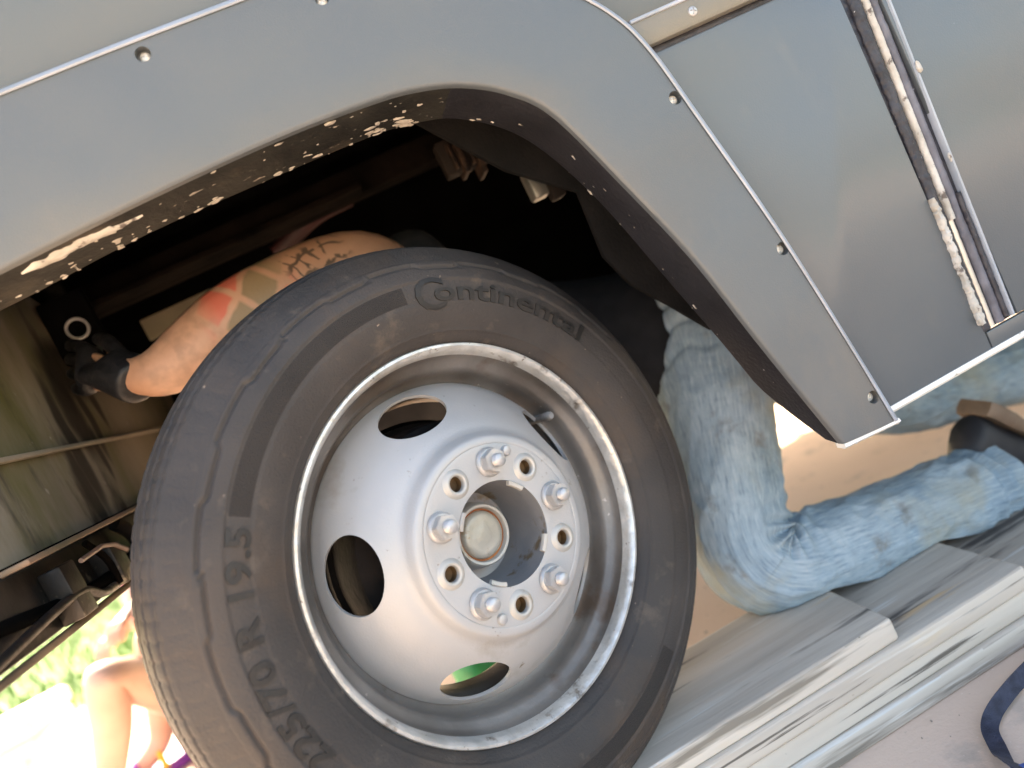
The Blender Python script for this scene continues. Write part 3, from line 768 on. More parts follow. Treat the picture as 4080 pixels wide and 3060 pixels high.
    # hub bore, tabs, bearing boss and cap
    lathe_obj('hub_bore', [(.0672, -.038), (.0668, .0), (.0640, .030), (.058, .040), (.042, .042)], M_bore, W, 80)
    lathe_obj('hub_boss', [(.0450, .044), (.0430, .020), (.0412, .0115), (.0395, .0095), (.0365, .0100), (.0350, .013), (.0345, .03)], M_hub, W, 64)
    lathe_obj('rust_ring', [(.0352, .020), (.0345, .016), (.0322, .0165), (.0318, .03)], M_rust, W, 64)
    lathe_obj('grease_cap', [(.0322, .022), (.0318, .0165), (.0300, .0120), (.0262, .0095), (.0215, .0090), (.0140, .0098), (.0105, .0085), (.006, .0078), (0, .0076)], M_cap, W, 64)
    for ang in (43, -42, -130, 138):
        a = R(ang); ta = []
        for i in range(9):
            b = a + (i / 8 - .5) * .36
            ta.append([Vector((rq * math.cos(b), yq, rq * math.sin(b))) for rq, yq in ((.0668, -.0355), (.0668, -.0418), (.0655, -.0428), (.0615, -.0420), (.0605, -.0400), (.0610, -.0360))])
        ribbon('locating_tab', ta, [M_hub], W)
    # valve stem beside the upper right hand hole
    lathe_obj('valve_stem', [(.006, .05), (.0062, .012), (.0070, .008), (.0058, .004), (.0070, .001), (.0060, -.004), (.0045, -.0065), (0, -.0065)], mat('valve_cap', (.1, .1, .1), (.25, .25, .25), scale=40, rough=.4), W, 20, tf=Matrix.Translation((.2120 * math.cos(R(24)), .022, .2120 * math.sin(R(24)))))
    # brake drum and knuckle behind the disc
    lathe_obj('brake_drum', [(.06, .045), (.150, .052), (.162, .058), (.165, .07), (.165, .13), (.172, .135), (.172, .15), (.05, .15)], M_steel_dark, W, 80)
    lathe_obj('dust_shield', [(.04, .152), (.178, .152), (.178, .158), (.04, .16)], M_black, W, 64)
    return W
wheel = make_wheel()
wheel.parent = van; wheel.location = (0, 0, -G); wheel.rotation_euler = (0, 0, STEER)
wheel['label'] = 'silver steel wheel with ten-hole hub, turned towards the right'
# far front wheel: copies of the large pieces only
fw = empty('wheel'); fw.parent = van; fw.location = (0, 2.14, -G); fw.rotation_euler = (0, 0, math.pi + STEER)
for ch in list(wheel.children):
    if ch.name.split('.')[0] in ('tyre', 'rim_flange', 'rim_barrel', 'wheel_disc', 'brake_drum', 'grease_cap', 'hub_boss'):
        c = ch.copy(); COL.objects.link(c); c.parent = fw
vp(tube('front_axle', [(.0, .16, -.02), (0, .3, -.09), (0, .5, -.13), (0, 1.07, -.14), (0, 1.65, -.13), (0, 1.85, -.09), (0, 2.0, -.02)], .042, M_steel_dark, seg=14, smooth_n=4))

# ------------------------------------------------------------------ boards under the wheel
def board(name, x0, x1, y0, y1, ztop, th, label, seed):
    bm = bmesh.new()
    bmesh.ops.create_cube(bm, size=1)
    for v in bm.verts: v.co = Vector((x0 + (v.co.x + .5) * (x1 - x0), y0 + (v.co.y + .5) * (y1 - y0), ztop - th + (v.co.z + .5) * th))
    ex = [e for e in bm.edges if abs(e.verts[0].co.x - e.verts[1].co.x) > .1]
    bmesh.ops.subdivide_edges(bm, edges=ex, cuts=60)
    ed = [e for e in bm.edges if e.calc_face_angle(0) > .5]
    bmesh.ops.bevel(bm, geom=ed, offset=.0055, segments=3, affect='EDGES', profile=.5)
    for v in bm.verts:
        q = v.co
        n = noise.noise(Vector((q.x * 5 + seed, q.y * 20, q.z * 40)))
        v.co.y += .0012 * n; v.co.z += .0006 * noise.noise(Vector((q.x * 9 + seed, q.y * 30, seed))) if abs(q.z - ztop) < .002 and False else 0
    o = build(name, bm, [M_wood_top, M_wood_side], None, True, 30)
    for p in o.data.polygons:
        p.material_index = 0 if p.normal.z > .7 else 1
    # own grain: shift the mesh against its object origin
    off = Vector((seed * 3.17, seed * 1.31, seed * .77))
    for v in o.data.vertices: v.co += off
    o.location = -off
    return tag(o, label, 'board', 'boards stacked as a ramp under the wheel')
T = .0365
zt = -.3985
board('wooden_board', -.55, .468, .0065, .238, zt, T, 'topmost grey weathered board of the ramp, right under the knee and tyre', 1)
board('wooden_board', -.80, .694, -.001, .236, zt - T - .0004, T, 'second board from the top of the ramp, its cut end under the shin', 2)
board('wooden_board', -1.02, .93, .005, .236, zt - 2 * (T + .0004), T, 'third board from the top of the ramp stack, pale edge streaked yellow', 3)
board('wooden_board', -1.25, 1.17, -.003, .236, zt - 3 * (T + .0004), T - .0008, 'lowest pale board of the ramp stack, lying on the concrete', 4)

# ------------------------------------------------------------------ people
def skin_mesh(joints, edges, root, sub=2):
    names = list(joints); ix = {n: i for i, n in enumerate(names)}
    me = bpy.data.meshes.new('sk'); me.from_pydata([joints[n][0] for n in names], [(ix[a], ix[b]) for a, b in edges], []); me.update()
    o = bpy.data.objects.new('sk', me); COL.objects.link(o)
    o.modifiers.new('s', 'SKIN'); sm = o.modifiers.new('d', 'SUBSURF'); sm.levels = sub; sm.render_levels = sub
    o.modifiers['s'].use_smooth_shade = True
    for n in names:
        sv_ = me.skin_vertices[0].data[ix[n]]
        r = joints[n][1]; sv_.radius = r if isinstance(r, tuple) else (r, r)
        sv_.use_root = (n == root)
    dg = bpy.context.evaluated_depsgraph_get(); dg.update()
    out = bpy.data.meshes.new_from_object(o.evaluated_get(dg))
    bpy.data.objects.remove(o); bpy.data.meshes.remove(me)
    out.materials.clear()
    return out

def hand(J, E, pre, wrist, direction, side, upv, curl=.5, s=1.0):
    """palm and five fingers added to a joint graph"""
    d = Vector(direction).normalized(); sd = Vector(side).normalized(); un = Vector(upv).normalized()
    w = Vector(wrist)
    pm = w + d * .05 * s; kn = w + d * .09 * s
    J[pre + 'palm'] = (pm, (.036 * s, .017 * s)); J[pre + 'kn'] = (kn, (.036 * s, .014 * s))
    E += [(pre + 'palm', pre + 'kn')]
    for i, (o, l) in enumerate(((-.030, .06), (-.010, .075), (.010, .078), (.030, .068))):
        a = kn + sd * o * s + d * .004
        b = a + (d * (1 - curl * .3) - un * curl * .5).normalized() * l * .5 * s
        c = b + (d * (1 - curl * 1.1) - un * curl * 1.3).normalized() * l * .5 * s
        for q, p, r in (('a', a, .0100), ('b', b, .0092), ('c', c, .0075)): J[f'{pre}f{i}{q}'] = (p, r * s)
        E += [(pre + 'kn', f'{pre}f{i}a'), (f'{pre}f{i}a', f'{pre}f{i}b'), (f'{pre}f{i}b', f'{pre}f{i}c')]
    a = w + d * .03 * s + sd * .034 * s; b = a + (d * .8 + sd * .5 - un * curl * .5).normalized() * .035 * s; c = b + (d - un * curl).normalized() * .03 * s
    for q, p, r in (('a', a, .013), ('b', b, .011), ('c', c, .009)): J[f'{pre}t{q}'] = (p, r * s)
    E += [(pre + 'palm', pre + 'ta'), (pre + 'ta', pre + 'tb'), (pre + 'tb', pre + 'tc')]

# --- person kneeling on the boards, reaching into the wheel arch
K1 = Vector((.388, .225, -.320)); H1 = Vector((.555, .345, .045)); A1 = Vector((.83, .255, -.425))
H2 = Vector((.60, .51, .03)); K2 = Vector((.955, .55, -.315)); A2 = Vector((1.36, .60, -.425))
PV = Vector((.545, .43, .055)); WA = Vector((.455, .465, .085)); CH = Vector((.19, .58, .16)); NK = Vector((-.02, .66, .20))
S1 = Vector((.028, .345, .450)); E1 = Vector((-.352, .245, .402)); W1 = E1
J = {'pelvis': (PV, .075), 'waist': (WA, .085), 'chest': (CH, (.13, .11)), 'neck': (NK, .06), 'head': (NK + Vector((-.10, .02, .03)), .085), 'crown': (NK + Vector((-.19, .03, .05)), .07),
     'sh1': (CH + Vector((-.05, -.08, .13)), .08), 's1': (S1, .074), 'um0': (S1.lerp(E1, .3) + Vector((0, 0, .008)), .072), 'um1': (S1.lerp(E1, .60) + Vector((0, 0, .012)), .073), 'um2': (S1.lerp(E1, .84), .053), 'w1': (E1, .035),
     'sh2': (CH + Vector((-.06, .13, -.06)), .07), 'e2': (CH + Vector((-.25, .2, -.2)), .045), 'w2': (CH + Vector((-.4, .1, -.1)), .03),
     'h1': (H1, .055), 'k1': (K1, .05), 'a1': (A1, .04), 't1': (A1 + Vector((.13, .02, -.06)), .03),
     'h2': (H2, .055), 'k2': (K2, .055), 'a2': (A2, .04), 't2': (A2 + Vector((.12, .0, -.06)), .03)}
Ed = [('pelvis', 'waist'), ('waist', 'chest'), ('chest', 'neck'), ('neck', 'head'), ('head', 'crown'), ('chest', 'sh1'), ('sh1', 's1'), ('s1', 'um0'), ('um0', 'um1'), ('um1', 'um2'), ('um2', 'w1'),
      ('chest', 'sh2'), ('sh2', 'e2'), ('e2', 'w2'), ('pelvis', 'h1'), ('h1', 'k1'), ('k1', 'a1'), ('a1', 't1'), ('pelvis', 'h2'), ('h2', 'k2'), ('k2', 'a2'), ('a2', 't2')]
LD = Vector((-.62, .45, .50)); hand(J, Ed, 'L', W1 + LD.normalized() * .01, LD, (.35, .0, .9), (.3, -1, -.1), .75, .78); Ed.append(('w1', 'Lpalm'))
hand(J, Ed, 'R', J['w2'][0], Vector((-.4, -.2, .3)), (0, 1, 0), (.3, 0, 1), .6); Ed.append(('w2', 'Rpalm'))
body = skin_mesh(J, Ed, 'pelvis', 2)
# tattoo coordinates: distance along the arm and height across it
at_u = body.attributes.new('arm_u', 'FLOAT', 'POINT'); at_v = body.attributes.new('arm_v', 'FLOAT', 'POINT')
ax = (E1 - S1); al = ax.length; axn = ax / al; upn = (Vector((0, 0, 1)) - axn * axn.z).normalized()
us, vs2 = [], []
for v in body.vertices:
    d = v.co - S1; uu = d.dot(axn) / al; perp = (d - axn * d.dot(axn)).length
    if perp > .16 or uu < -.3: uu = -2
    us.append(uu); vs2.append(d.dot(upn))
at_u.data.foreach_set('value', us); at_v.data.foreach_set('value', vs2)
def tattoo(nt, tc, col):
    N, L = nt.nodes, nt.links
    def val(op, a, b=None, c=None):
        n = N.new('ShaderNodeMath'); n.operation = op
        for i, q in enumerate((a, b, c)):
            if q is None: continue
            if isinstance(q, (int, float)): n.inputs[i].default_value = q
            else: L.new(q, n.inputs[i])
        return n.outputs[0]
    def attr(nm):
        n = N.new('ShaderNodeAttribute'); n.attribute_name = nm; return n.outputs['Fac']
    u, v = attr('arm_u'), attr('arm_v')
    nz = N.new('ShaderNodeTexNoise'); nz.inputs['Scale'].default_value = 16; L.new(tc.outputs['Object'], nz.inputs['Vector'])
    w = val('MULTIPLY_ADD', nz.outputs[0], .06, -.03)
    def band(x, lo, hi, soft=.01):
        a = N.new('ShaderNodeMapRange'); a.inputs['From Min'].default_value = lo - soft; a.inputs['From Max'].default_value = lo + soft; L.new(x, a.inputs[0])
        b = N.new('ShaderNodeMapRange'); b.inputs['From Min'].default_value = hi - soft; b.inputs['From Max'].default_value = hi + soft; b.inputs['To Min'].default_value = 1; b.inputs['To Max'].default_value = 0; L.new(x, b.inputs[0])
        return val('MULTIPLY', a.outputs[0], b.outputs[0])
    def mixc(f, c):
        nonlocal col
        m_ = N.new('ShaderNodeMix'); m_.data_type = 'RGBA'; L.new(f, m_.inputs['Factor']); L.new(col, m_.inputs['A']); m_.inputs['B'].default_value = (*c, 1); col = m_.outputs['Result']
    uw = val('ADD', u, w); vw = val('ADD', v, val('MULTIPLY', w, .3))
    # diagonal lattice on the elbow
    q = val('ADD', uw, val('MULTIPLY', vw, 3.0)); q2 = val('SUBTRACT', uw, val('MULTIPLY', vw, 1.3))
    cell = val('PINGPONG', val('MULTIPLY', q, 4.6), .5); cell2 = val('PINGPONG', val('MULTIPLY', q2, 6.0), .5)
    zone = band(u, .34, .68, .05)
    fill = val('MULTIPLY', band(cell, .09, .6, .04), band(cell2, .09, .6, .04))
    par = val('GREATER_THAN', val('FRACT', val('MULTIPLY', q, 2.3)), .5)
    mixc(val('MULTIPLY', val('MULTIPLY', fill, zone), val('MULTIPLY', par, .6)), (.6, .05, .035))
    mixc(val('MULTIPLY', val('MULTIPLY', fill, zone), val('MULTIPLY', val('SUBTRACT', 1.0, par), .7)), (.16, .14, .07))
    # dark strokes of lettering near the shoulder
    st1 = val('PINGPONG', val('MULTIPLY', val('ADD', q2, val('MULTIPLY', w, 2.5)), 16.0), .5); st2 = val('PINGPONG', val('MULTIPLY', val('ADD', vw, val('MULTIPLY', w, .8)), 30.0), .5)
    strokes = val('MAXIMUM', band(st1, -.1, .10, .03), band(st2, -.1, .09, .03))
    nz2 = N.new('ShaderNodeTexNoise'); nz2.inputs['Scale'].default_value = 45; L.new(tc.outputs['Object'], nz2.inputs['Vector'])
    strokes = val('MULTIPLY', strokes, band(nz2.outputs[0], .43, .9, .03))
    mixc(val('MULTIPLY', val('MULTIPLY', strokes, band(u, .06, .33, .02)), val('MULTIPLY', band(v, .004, .055, .004), .85)), (.05, .04, .03))
    # faint marks on the forearm
    mixc(val('MULTIPLY', val('MULTIPLY', band(nz2.outputs[0], .52, .9, .10), band(u, .68, 1.0, .03)), .35), (.2, .12, .08))
    return col
M_skin_t = mat('tattooed_skin', (.46, .25, .16), (.54, .31, .21), scale=10, rough=.5, bump=.12, bscale=180, extra=tattoo)
person = link('person', body, M_skin_t, None, True, None)
tag(person, 'person in dirty jeans kneeling on the boards, tattooed arm reaching into the wheel arch', 'person', 'people')

# black work glove on the reaching hand
JG = {'cuff': (W1 - (S1 - E1).normalized() * .004, .040), 'w': (W1 + LD.normalized() * .012, .038)}; EG = [('cuff', 'w')]
hand(JG, EG, 'L', W1 + LD.normalized() * .01, LD, (.35, .0, .9), (.3, -1, -.1), .75, 1.16); EG.append(('w', 'Lpalm'))
glove = skin_mesh(JG, EG, 'Lpalm', 2)
link('glove', glove, mat('black_glove', (.006, .006, .008), (.016, .016, .02), scale=60, rough=.5, bump=.4, bscale=120), person, True, None)
# shirt
JS = {'hemline': (WA + Vector((.06, -.01, -.01)), (.17, .165)), 'waist': (WA + Vector((.0, -.01, -.01)), (.17, .165)), 'belly': (WA.lerp(CH, .5), (.17, .16)), 'chest': (CH, (.168, .137)), 'top': (CH.lerp(NK, .6), (.12, .12)), 'collar': (NK + Vector((-.02, -.01, .0)), .13), 'hood': (NK + Vector((-.13, .01, .03)), .15), 'sh1': (CH + Vector((-.05, -.08, .13)), .094), 'sl1': (S1 + Vector((.06, .03, .01)), .082), 'sh2': (CH + Vector((-.06, .13, -.06)), .085), 'sl2': (CH + Vector((-.14, .16, -.12)), .07)}
sh = skin_mesh(JS, [('hemline', 'waist'), ('waist', 'belly'), ('belly', 'chest'), ('chest', 'top'), ('top', 'collar'), ('collar', 'hood'), ('chest', 'sh1'), ('sh1', 'sl1'), ('chest', 'sh2'), ('sh2', 'sl2')], 'chest', 2)
link('shirt', sh, M_shirt, person, True, None)
hr = bmesh.new(); bmesh.ops.create_icosphere(hr, subdivisions=3, radius=.125, matrix=Matrix.Translation(NK + Vector((-.11, -.02, .045))))
for v in hr.verts: v.co += noise.noise_vector(v.co * 30) * .012
build('hair', hr, M_hair, person)

# jeans: swept cloth with folds, one mesh
def leg_cloth(path, radii, bend_r, hem_open, seed, squash=1.0):
    """path: hip, knee, ankle ...; the corner at the knee is rounded; returns verts, faces, (s, t) per vertex"""
    H, K, A = path
    d0 = (K - H).normalized(); d1 = (A - K).normalized()
    P = []
    b0, b1 = K - d0 * bend_r, K + d1 * bend_r
    n0, nb, n1 = 110, 70, 120
    for i in range(n0): P.append(H.lerp(b0, i / n0))
    for i in range(nb):
        t = i / nb; P.append(b0 * (1 - t) ** 2 + K * 2 * t * (1 - t) + b1 * t * t)
    for i in range(n1 + 1): P.append(b1.lerp(A, i / n1))
    n = len(P); SEG = 120
    S = [0.0]
    for i in range(1, n): S.append(S[-1] + (P[i] - P[i - 1]).length)
    sk = S[n0 + nb // 2]; L = S[-1]
    inn = ((d1 - d0)).normalized()                 # points to the inside of the bend
    bn = d0.cross(d1).normalized()
    V, F, ST = [], [], []
    for i in range(n):
        t = (P[min(i + 1, n - 1)] - P[max(i - 1, 0)]).normalized()
        e1 = (inn - t * inn.dot(t)).normalized(); e2 = t.cross(e1)
        r = float(np.interp(S[i], [a * L for a, _ in radii], [b for _, b in radii]))
        # local radius of curvature
        if 0 < i < n - 1:
            ta = (P[i] - P[i - 1]).normalized(); tb = (P[i + 1] - P[i]).normalized()
            k = (tb - ta).length / max(1e-6, (P[i + 1] - P[i - 1]).length / 2)
        else: k = 0
        Rc = 1 / k if k > 1e-4 else 99
        ds = S[i] - sk
        for q in range(SEG):
            a = 2 * math.pi * q / SEG; ca, sa = math.cos(a), math.sin(a)
            inner = max(0, ca)
            s_ = S[i]
            d = .003 * noise.noise(Vector((s_ * 12, ca * 1.5 + seed, sa * 1.5)))
            # creases bunched in the hollow of the knee
            w_ = math.exp(-(ds / .085) ** 2)
            d += .0110 * w_ * (inner ** .5) * math.sin(ds * 2 * math.pi / .030 + 1.5 * noise.noise(Vector((s_ * 20, sa * 2, seed)))) 
            # pulled folds running over the kneecap and away from the hollow
            g = ds * 55 + sa * 5.0 * (1 if ds > 0 else -1) + 2.2 * noise.noise(Vector((s_ * 9, ca, sa + seed)))
            d += .0105 * math.exp(-(ds / .15) ** 2) * (.25 + .75 * max(0, .4 + .6 * ca)) * max(0, math.sin(g)) ** 2
            # drag lines along the leg: sharp little ridges
            u_ = Vector((s_ * 7 + sa * 1.6 + seed, ca * 1.3, sa * 1.3 - s_ * 2.5))
            rg = 1 - abs(noise.noise(u_)) * 2.2
            d += .0062 * max(0, rg - .42)
            u2 = Vector((s_ * 15 - sa * 2.0 + seed * 2, ca * 1.6 + 5, sa * 1.6 + s_ * 4))
            rg2 = 1 - abs(noise.noise(u2)) * 2.4
            d += .0042 * max(0, rg2 - .44)
            # slack above the hem
            he = L - s_
            d += .0045 * math.exp(-((he - .055) / .035) ** 2) * math.sin(he * 150 + a * 2 + 2 * noise.noise(Vector((a, he * 20, seed))))
            if hem_open:
                if he < .022: d += .0016                                   # doubled hem
                if abs(he - .022) < .0022: d -= .0012                      # its stitch line
            # side seam
            dd = abs(((a - math.radians(112) + math.pi) % (2 * math.pi)) - math.pi)
            d += .0016 * math.exp(-(dd / .045) ** 2) + (.0008 * math.sin(s_ * 420) * math.exp(-(dd / .08) ** 2))
            # deep folds at the hip
            for hp, dep in ((.105, .009), (.160, .008), (.20, .005)):
                d -= dep * math.exp(-((s_ - hp + .055 * sa + .04 * noise.noise(Vector((ca * 2, sa * 2, seed + hp * 40)))) / .007) ** 2) * (.4 + .6 * max(0, -ca + .4))
            rr_ = r + d
            ox = ca * rr_
            if ox > .93 * Rc: ox = .93 * Rc + (ox - .93 * Rc) * .06
            p = P[i] + e1 * ox + e2 * sa * rr_ * squash
            V.append(p); ST.append((s_, a))
    for i in range(n - 1):
        for q in range(SEG):
            q2 = (q + 1) % SEG
            F.append((i * SEG + q, i * SEG + q2, (i + 1) * SEG + q2, (i + 1) * SEG + q))
    return V, F, ST
hxn = (A1 - K1).normalized()
H1t = H1 + (H1 - K1).normalized() * .10 + Vector((-.01, .03, 0))
V1, F1, T1 = leg_cloth((H1t + Vector((.004, 0, 0)), K1 + Vector((-.020, 0, -.030)), A1 + hxn * .075 + Vector((0, 0, -.004))), [(0, .125), (.12, .112), (.28, .094), (.47, .0835), (.58, .081), (.8, .0765), (1, .0785)], .105, True, 1.0)
V2, F2, T2 = leg_cloth((H2 + Vector((0, 0, .06)), K2 + Vector((.0, 0, .01)), A2 + (A2 - K2).normalized() * .05), [(0, .12), (.3, .10), (.5, .086), (.8, .075), (1, .075)], .10, True, 4.0)
PVm = skin_mesh({'pelvis': (PV, (.165, .16)), 'waist': (WA + Vector((.04, -.01, -.01)), (.16, .155)), 'h1': (H1 + Vector((-.01, .0, .0)), .115), 'h2': (H2, .115)}, [('pelvis', 'waist'), ('pelvis', 'h1'), ('pelvis', 'h2')], 'pelvis', 3)
V3 = [v.co.copy() for v in PVm.vertices]; F3 = [tuple(p.vertices) for p in PVm.polygons]
AV = V1 + V2 + V3
AF = F1 + [tuple(k + len(V1) for k in f) for f in F2] + [tuple(k + len(V1) + len(V2) for k in f) for f in F3]
AT = T1 + T2 + [((v.z + .5), 0.0) for v in V3]
def floor_z(x): return float(np.interp(x, [.468, .56, .694, .78, .93, 1.0], [zt, zt - T, zt - T, zt - 2 * T, zt - 2 * T, zt - 3 * T]))
for p in AV:                      # cloth rests on the stepped boards and hangs over their ends
    if p.y < .25:
        zb = floor_z(p.x) + .0015
        if p.z < zb: p.z = zb + .0
jm = bpy.data.meshes.new('jeans'); jm.from_pydata([tuple(p) for p in AV], [], AF); jm.update()
a1_ = jm.attributes.new('leg_s', 'FLOAT', 'POINT'); a1_.data.foreach_set('value', [t[0] for t in AT])
a2_ = jm.attributes.new('leg_c', 'FLOAT', 'POINT'); a2_.data.foreach_set('value', [math.cos(t[1]) for t in AT])
a3_ = jm.attributes.new('leg_n', 'FLOAT', 'POINT'); a3_.data.foreach_set('value', [math.sin(t[1]) for t in AT])
jo = link('jeans', jm, M_denim, person, True, None)
sdm = jo.modifiers.new('cloth', 'SOLIDIFY'); sdm.thickness = .004; sdm.offset = -1
jo['label'] = 'light blue jeans smeared with dirt'
# shoes
def shoe(A, dirv, upv, nm='shoe'):
    d = Vector(dirv).normalized(); u_ = (Vector(upv) - d * Vector(upv).dot(d)).normalized(); s_ = d.cross(u_)
    e = empty(nm, (0, 0, 0), person)
    secs_ = [(-.075, .030, .035, .01), (-.06, .040, .055, .02), (-.02, .042, .060, .025), (.04, .043, .050, .012), (.10, .047, .040, .0), (.155, .046, .032, -.006), (.19, .034, .024, -.012), (.205, .015, .014, -.016)]
    S = []
    for t, hw, hh, oz in secs_:
        S.append([A + d * t + s_ * hw * math.cos(2 * math.pi * k / 20) + u_ * (oz + hh * math.sin(2 * math.pi * k / 20)) for k in range(20)])
    ribbon('upper', S, [M_sole], e, angle=80)
    S2 = []
    for t, hw, hh, oz in secs_:
        pts = []
        for k in range(16):
            a = 2 * math.pi * k / 16
            pts.append(A + d * (t * 1.03) + s_ * (hw * 1.12) * max(-1, min(1, 1.3 * math.cos(a))) + u_ * (-.043 + (.014 if t < .03 else .009) * max(-1, min(1, 1.4 * math.sin(a)))))
        S2.append(pts)
    ribbon('sole', S2, [M_boot], e, angle=50)
    return e
shoe(Vector((.952, .285, -.385)), (.62, .18, -.72), (-.74, .0, -.58))
shoe(A2 + Vector((.10, .02, -.01)), (.7, .15, -.35), (.4, 0, .8))

# --- person sitting on the ground in front of the vehicle, bare legs
kA = Vector((-1.035, 1.17, -.115)); fA = Vector((-1.22, 1.30, -.50)); hpA = Vector((-.98, 1.56, -.42))
kB = Vector((-.985, 1.42, -.12)); fB = Vector((-1.13, 1.50, -.50)); hpB = Vector((-.93, 1.74, -.42))
pv2 = Vector((-.95, 1.68, -.40)); ch2 = Vector((-1.03, 1.80, -.02)); nk2 = Vector((-1.08, 1.80, .20))
J2 = {'pelvis': (pv2, .13), 'belly': (pv2.lerp(ch2, .5), (.13, .11)), 'chest': (ch2, (.15, .11)), 'neck': (nk2, .052), 'head': (nk2 + Vector((-.03, -.01, .12)), .085), 'crown': (nk2 + Vector((-.02, 0, .2)), .06),
      'hA': (hpA, .09), 'thA': (hpA.lerp(kA, .5) + Vector((0, 0, .02)), .078), 'kA': (kA, .060), 'cA': (kA.lerp(fA, .35) + Vector((.01, .02, 0)), .060), 'aA': (fA + Vector((0, 0, .05)), .036), 'tA': (fA + Vector((-.13, -.08, -.008)), .026),
      'hB': (hpB, .09), 'thB': (hpB.lerp(kB, .5) + Vector((0, 0, .02)), .078), 'kB': (kB, .056), 'cB': (kB.lerp(fB, .35) + Vector((.01, .02, 0)), .055), 'aB': (fB + Vector((0, 0, .05)), .036), 'tB': (fB + Vector((-.13, -.06, -.008)), .026),
      's1': (ch2 + Vector((.06, -.16, .13)), .055), 'e1': (ch2 + Vector((.02, -.3, -.08)), .042), 'w1': (kB + Vector((-.01, .06, .09)), .030),
      's2': (ch2 + Vector((-.05, .16, .13)), .055), 'e2': (ch2 + Vector((-.1, .2, -.15)), .042), 'w2': (kB + Vector((-.1, .15, .05)), .030)}
E2 = [('pelvis', 'belly'), ('belly', 'chest'), ('chest', 'neck'), ('neck', 'head'), ('head', 'crown'), ('pelvis', 'hA'), ('hA', 'thA'), ('thA', 'kA'), ('kA', 'cA'), ('cA', 'aA'), ('aA', 'tA'),
      ('pelvis', 'hB'), ('hB', 'thB'), ('thB', 'kB'), ('kB', 'cB'), ('cB', 'aB'), ('aB', 'tB'), ('chest', 's1'), ('s1', 'e1'), ('e1', 'w1'), ('chest', 's2'), ('s2', 'e2'), ('e2', 'w2')]
hand(J2, E2, 'L', J2['w1'][0], (-.5, -.8, -.25), (.8, -.5, 0), (0, -.2, 1), .5, .9); E2.append(('w1', 'Lpalm'))
hand(J2, E2, 'R', J2['w2'][0], (-.5, -.8, -.3), (.8, -.5, 0), (0, -.2, 1), .5, .9); E2.append(('w2', 'Rpalm'))
p2 = link('person', skin_mesh(J2, E2, 'pelvis', 2), M_skin2, None, True, None)
tag(p2, 'bare-legged person in a pink top sitting on sunlit ground left of the tyre', 'person', 'people')
tp = skin_mesh({'a': (pv2 + Vector((-.01, .01, .06)), (.145, .13)), 'b': (pv2.lerp(ch2, .5), (.145, .125)), 'c': (ch2, (.165, .125)), 'd': (ch2.lerp(nk2, .5), .085), 's1': (ch2 + Vector((.06, -.16, .13)), .07), 's2': (ch2 + Vector((-.05, .16, .13)), .07)}, [('a', 'b'), ('b', 'c'), ('c', 'd'), ('c', 's1'), ('c', 's2')], 'c', 2)
link('top', tp, M_pink, p2, True, None)
sp_ = skin_mesh({'p': (pv2, .145), 'a': (hpA.lerp(kA, .0), .105), 'a2': (hpA.lerp(kA, .28), .092), 'b': (hpB, .105), 'b2': (hpB.lerp(kB, .28), .092)}, [('p', 'a'), ('a', 'a2'), ('p', 'b'), ('b', 'b2')], 'p', 2)
link('shorts', sp_, M_short, p2, True, None)
hb = bmesh.new(); bmesh.ops.create_icosphere(hb, subdivisions=3, radius=.11, matrix=Matrix.Translation(nk2 + Vector((.0, .02, .15))))
for v in hb.verts: v.co += noise.noise_vector(v.co * 25) * .015
build('hair', hb, M_hair, p2)
for f_, d_ in ((fA, Vector((-.13, -.08, 0))), (fB, Vector((-.13, -.06, 0)))):
    e = empty('sandal', (0, 0, 0), p2)
    dn = d_.normalized(); sn = Vector((-dn.y, dn.x, 0)); S = []
    for t, hw in ((-.06, .03), (-.045, .04), (0, .042), (.06, .042), (.12, .05), (.165, .045), (.19, .025)):
        c = f_ + dn * t; c.z = G + .018
        S.append([c + sn * hw * max(-1, min(1, 1.4 * math.cos(2 * math.pi * k / 14))) + Vector((0, 0, .017 * max(-1, min(1, 1.5 * math.sin(2 * math.pi * k / 14))))) for k in range(14)])
    ribbon('sole', S, [M_purple], e, angle=50)
    for t, rr2 in ((.02, .05), (.09, .048)):
        arc = [f_ * 1 + dn * t + sn * math.cos(a) * rr2 + Vector((0, 0, G + .03 - f_.z + math.sin(a) * .06)) for a in np.linspace(0, math.pi, 14)]
        tube('strap', arc, .009, M_yellow if t < .05 else M_purple, e, seg=8)

# ------------------------------------------------------------------ small things
# grit scattered on the concrete
gb = bmesh.new()
for k in range(520):
    x, y = random.uniform(.15, 1.7), random.uniform(-.45, 1.5)
    if -.01 < y < .25 and x < 1.2: continue
    s_ = .0008 + .0032 * random.random() ** 4
    r = bmesh.ops.create_icosphere(gb, subdivisions=1, radius=1, matrix=Matrix.Translation((x, y, G + s_ * .4)) @ Euler((random.random() * 3, random.random() * 3, random.random() * 3)).to_matrix().to_4x4() @ Matrix.Diagonal((s_ * random.uniform(.8, 1.6), s_, s_ * .7, 1)))
tag(build('grit', gb, mat('grit_stone', (.12, .1, .08), (.5, .42, .34), scale=30, rough=.9), None, False), 'fine grit and crumbs scattered over the pink concrete', 'grit', kind='stuff')
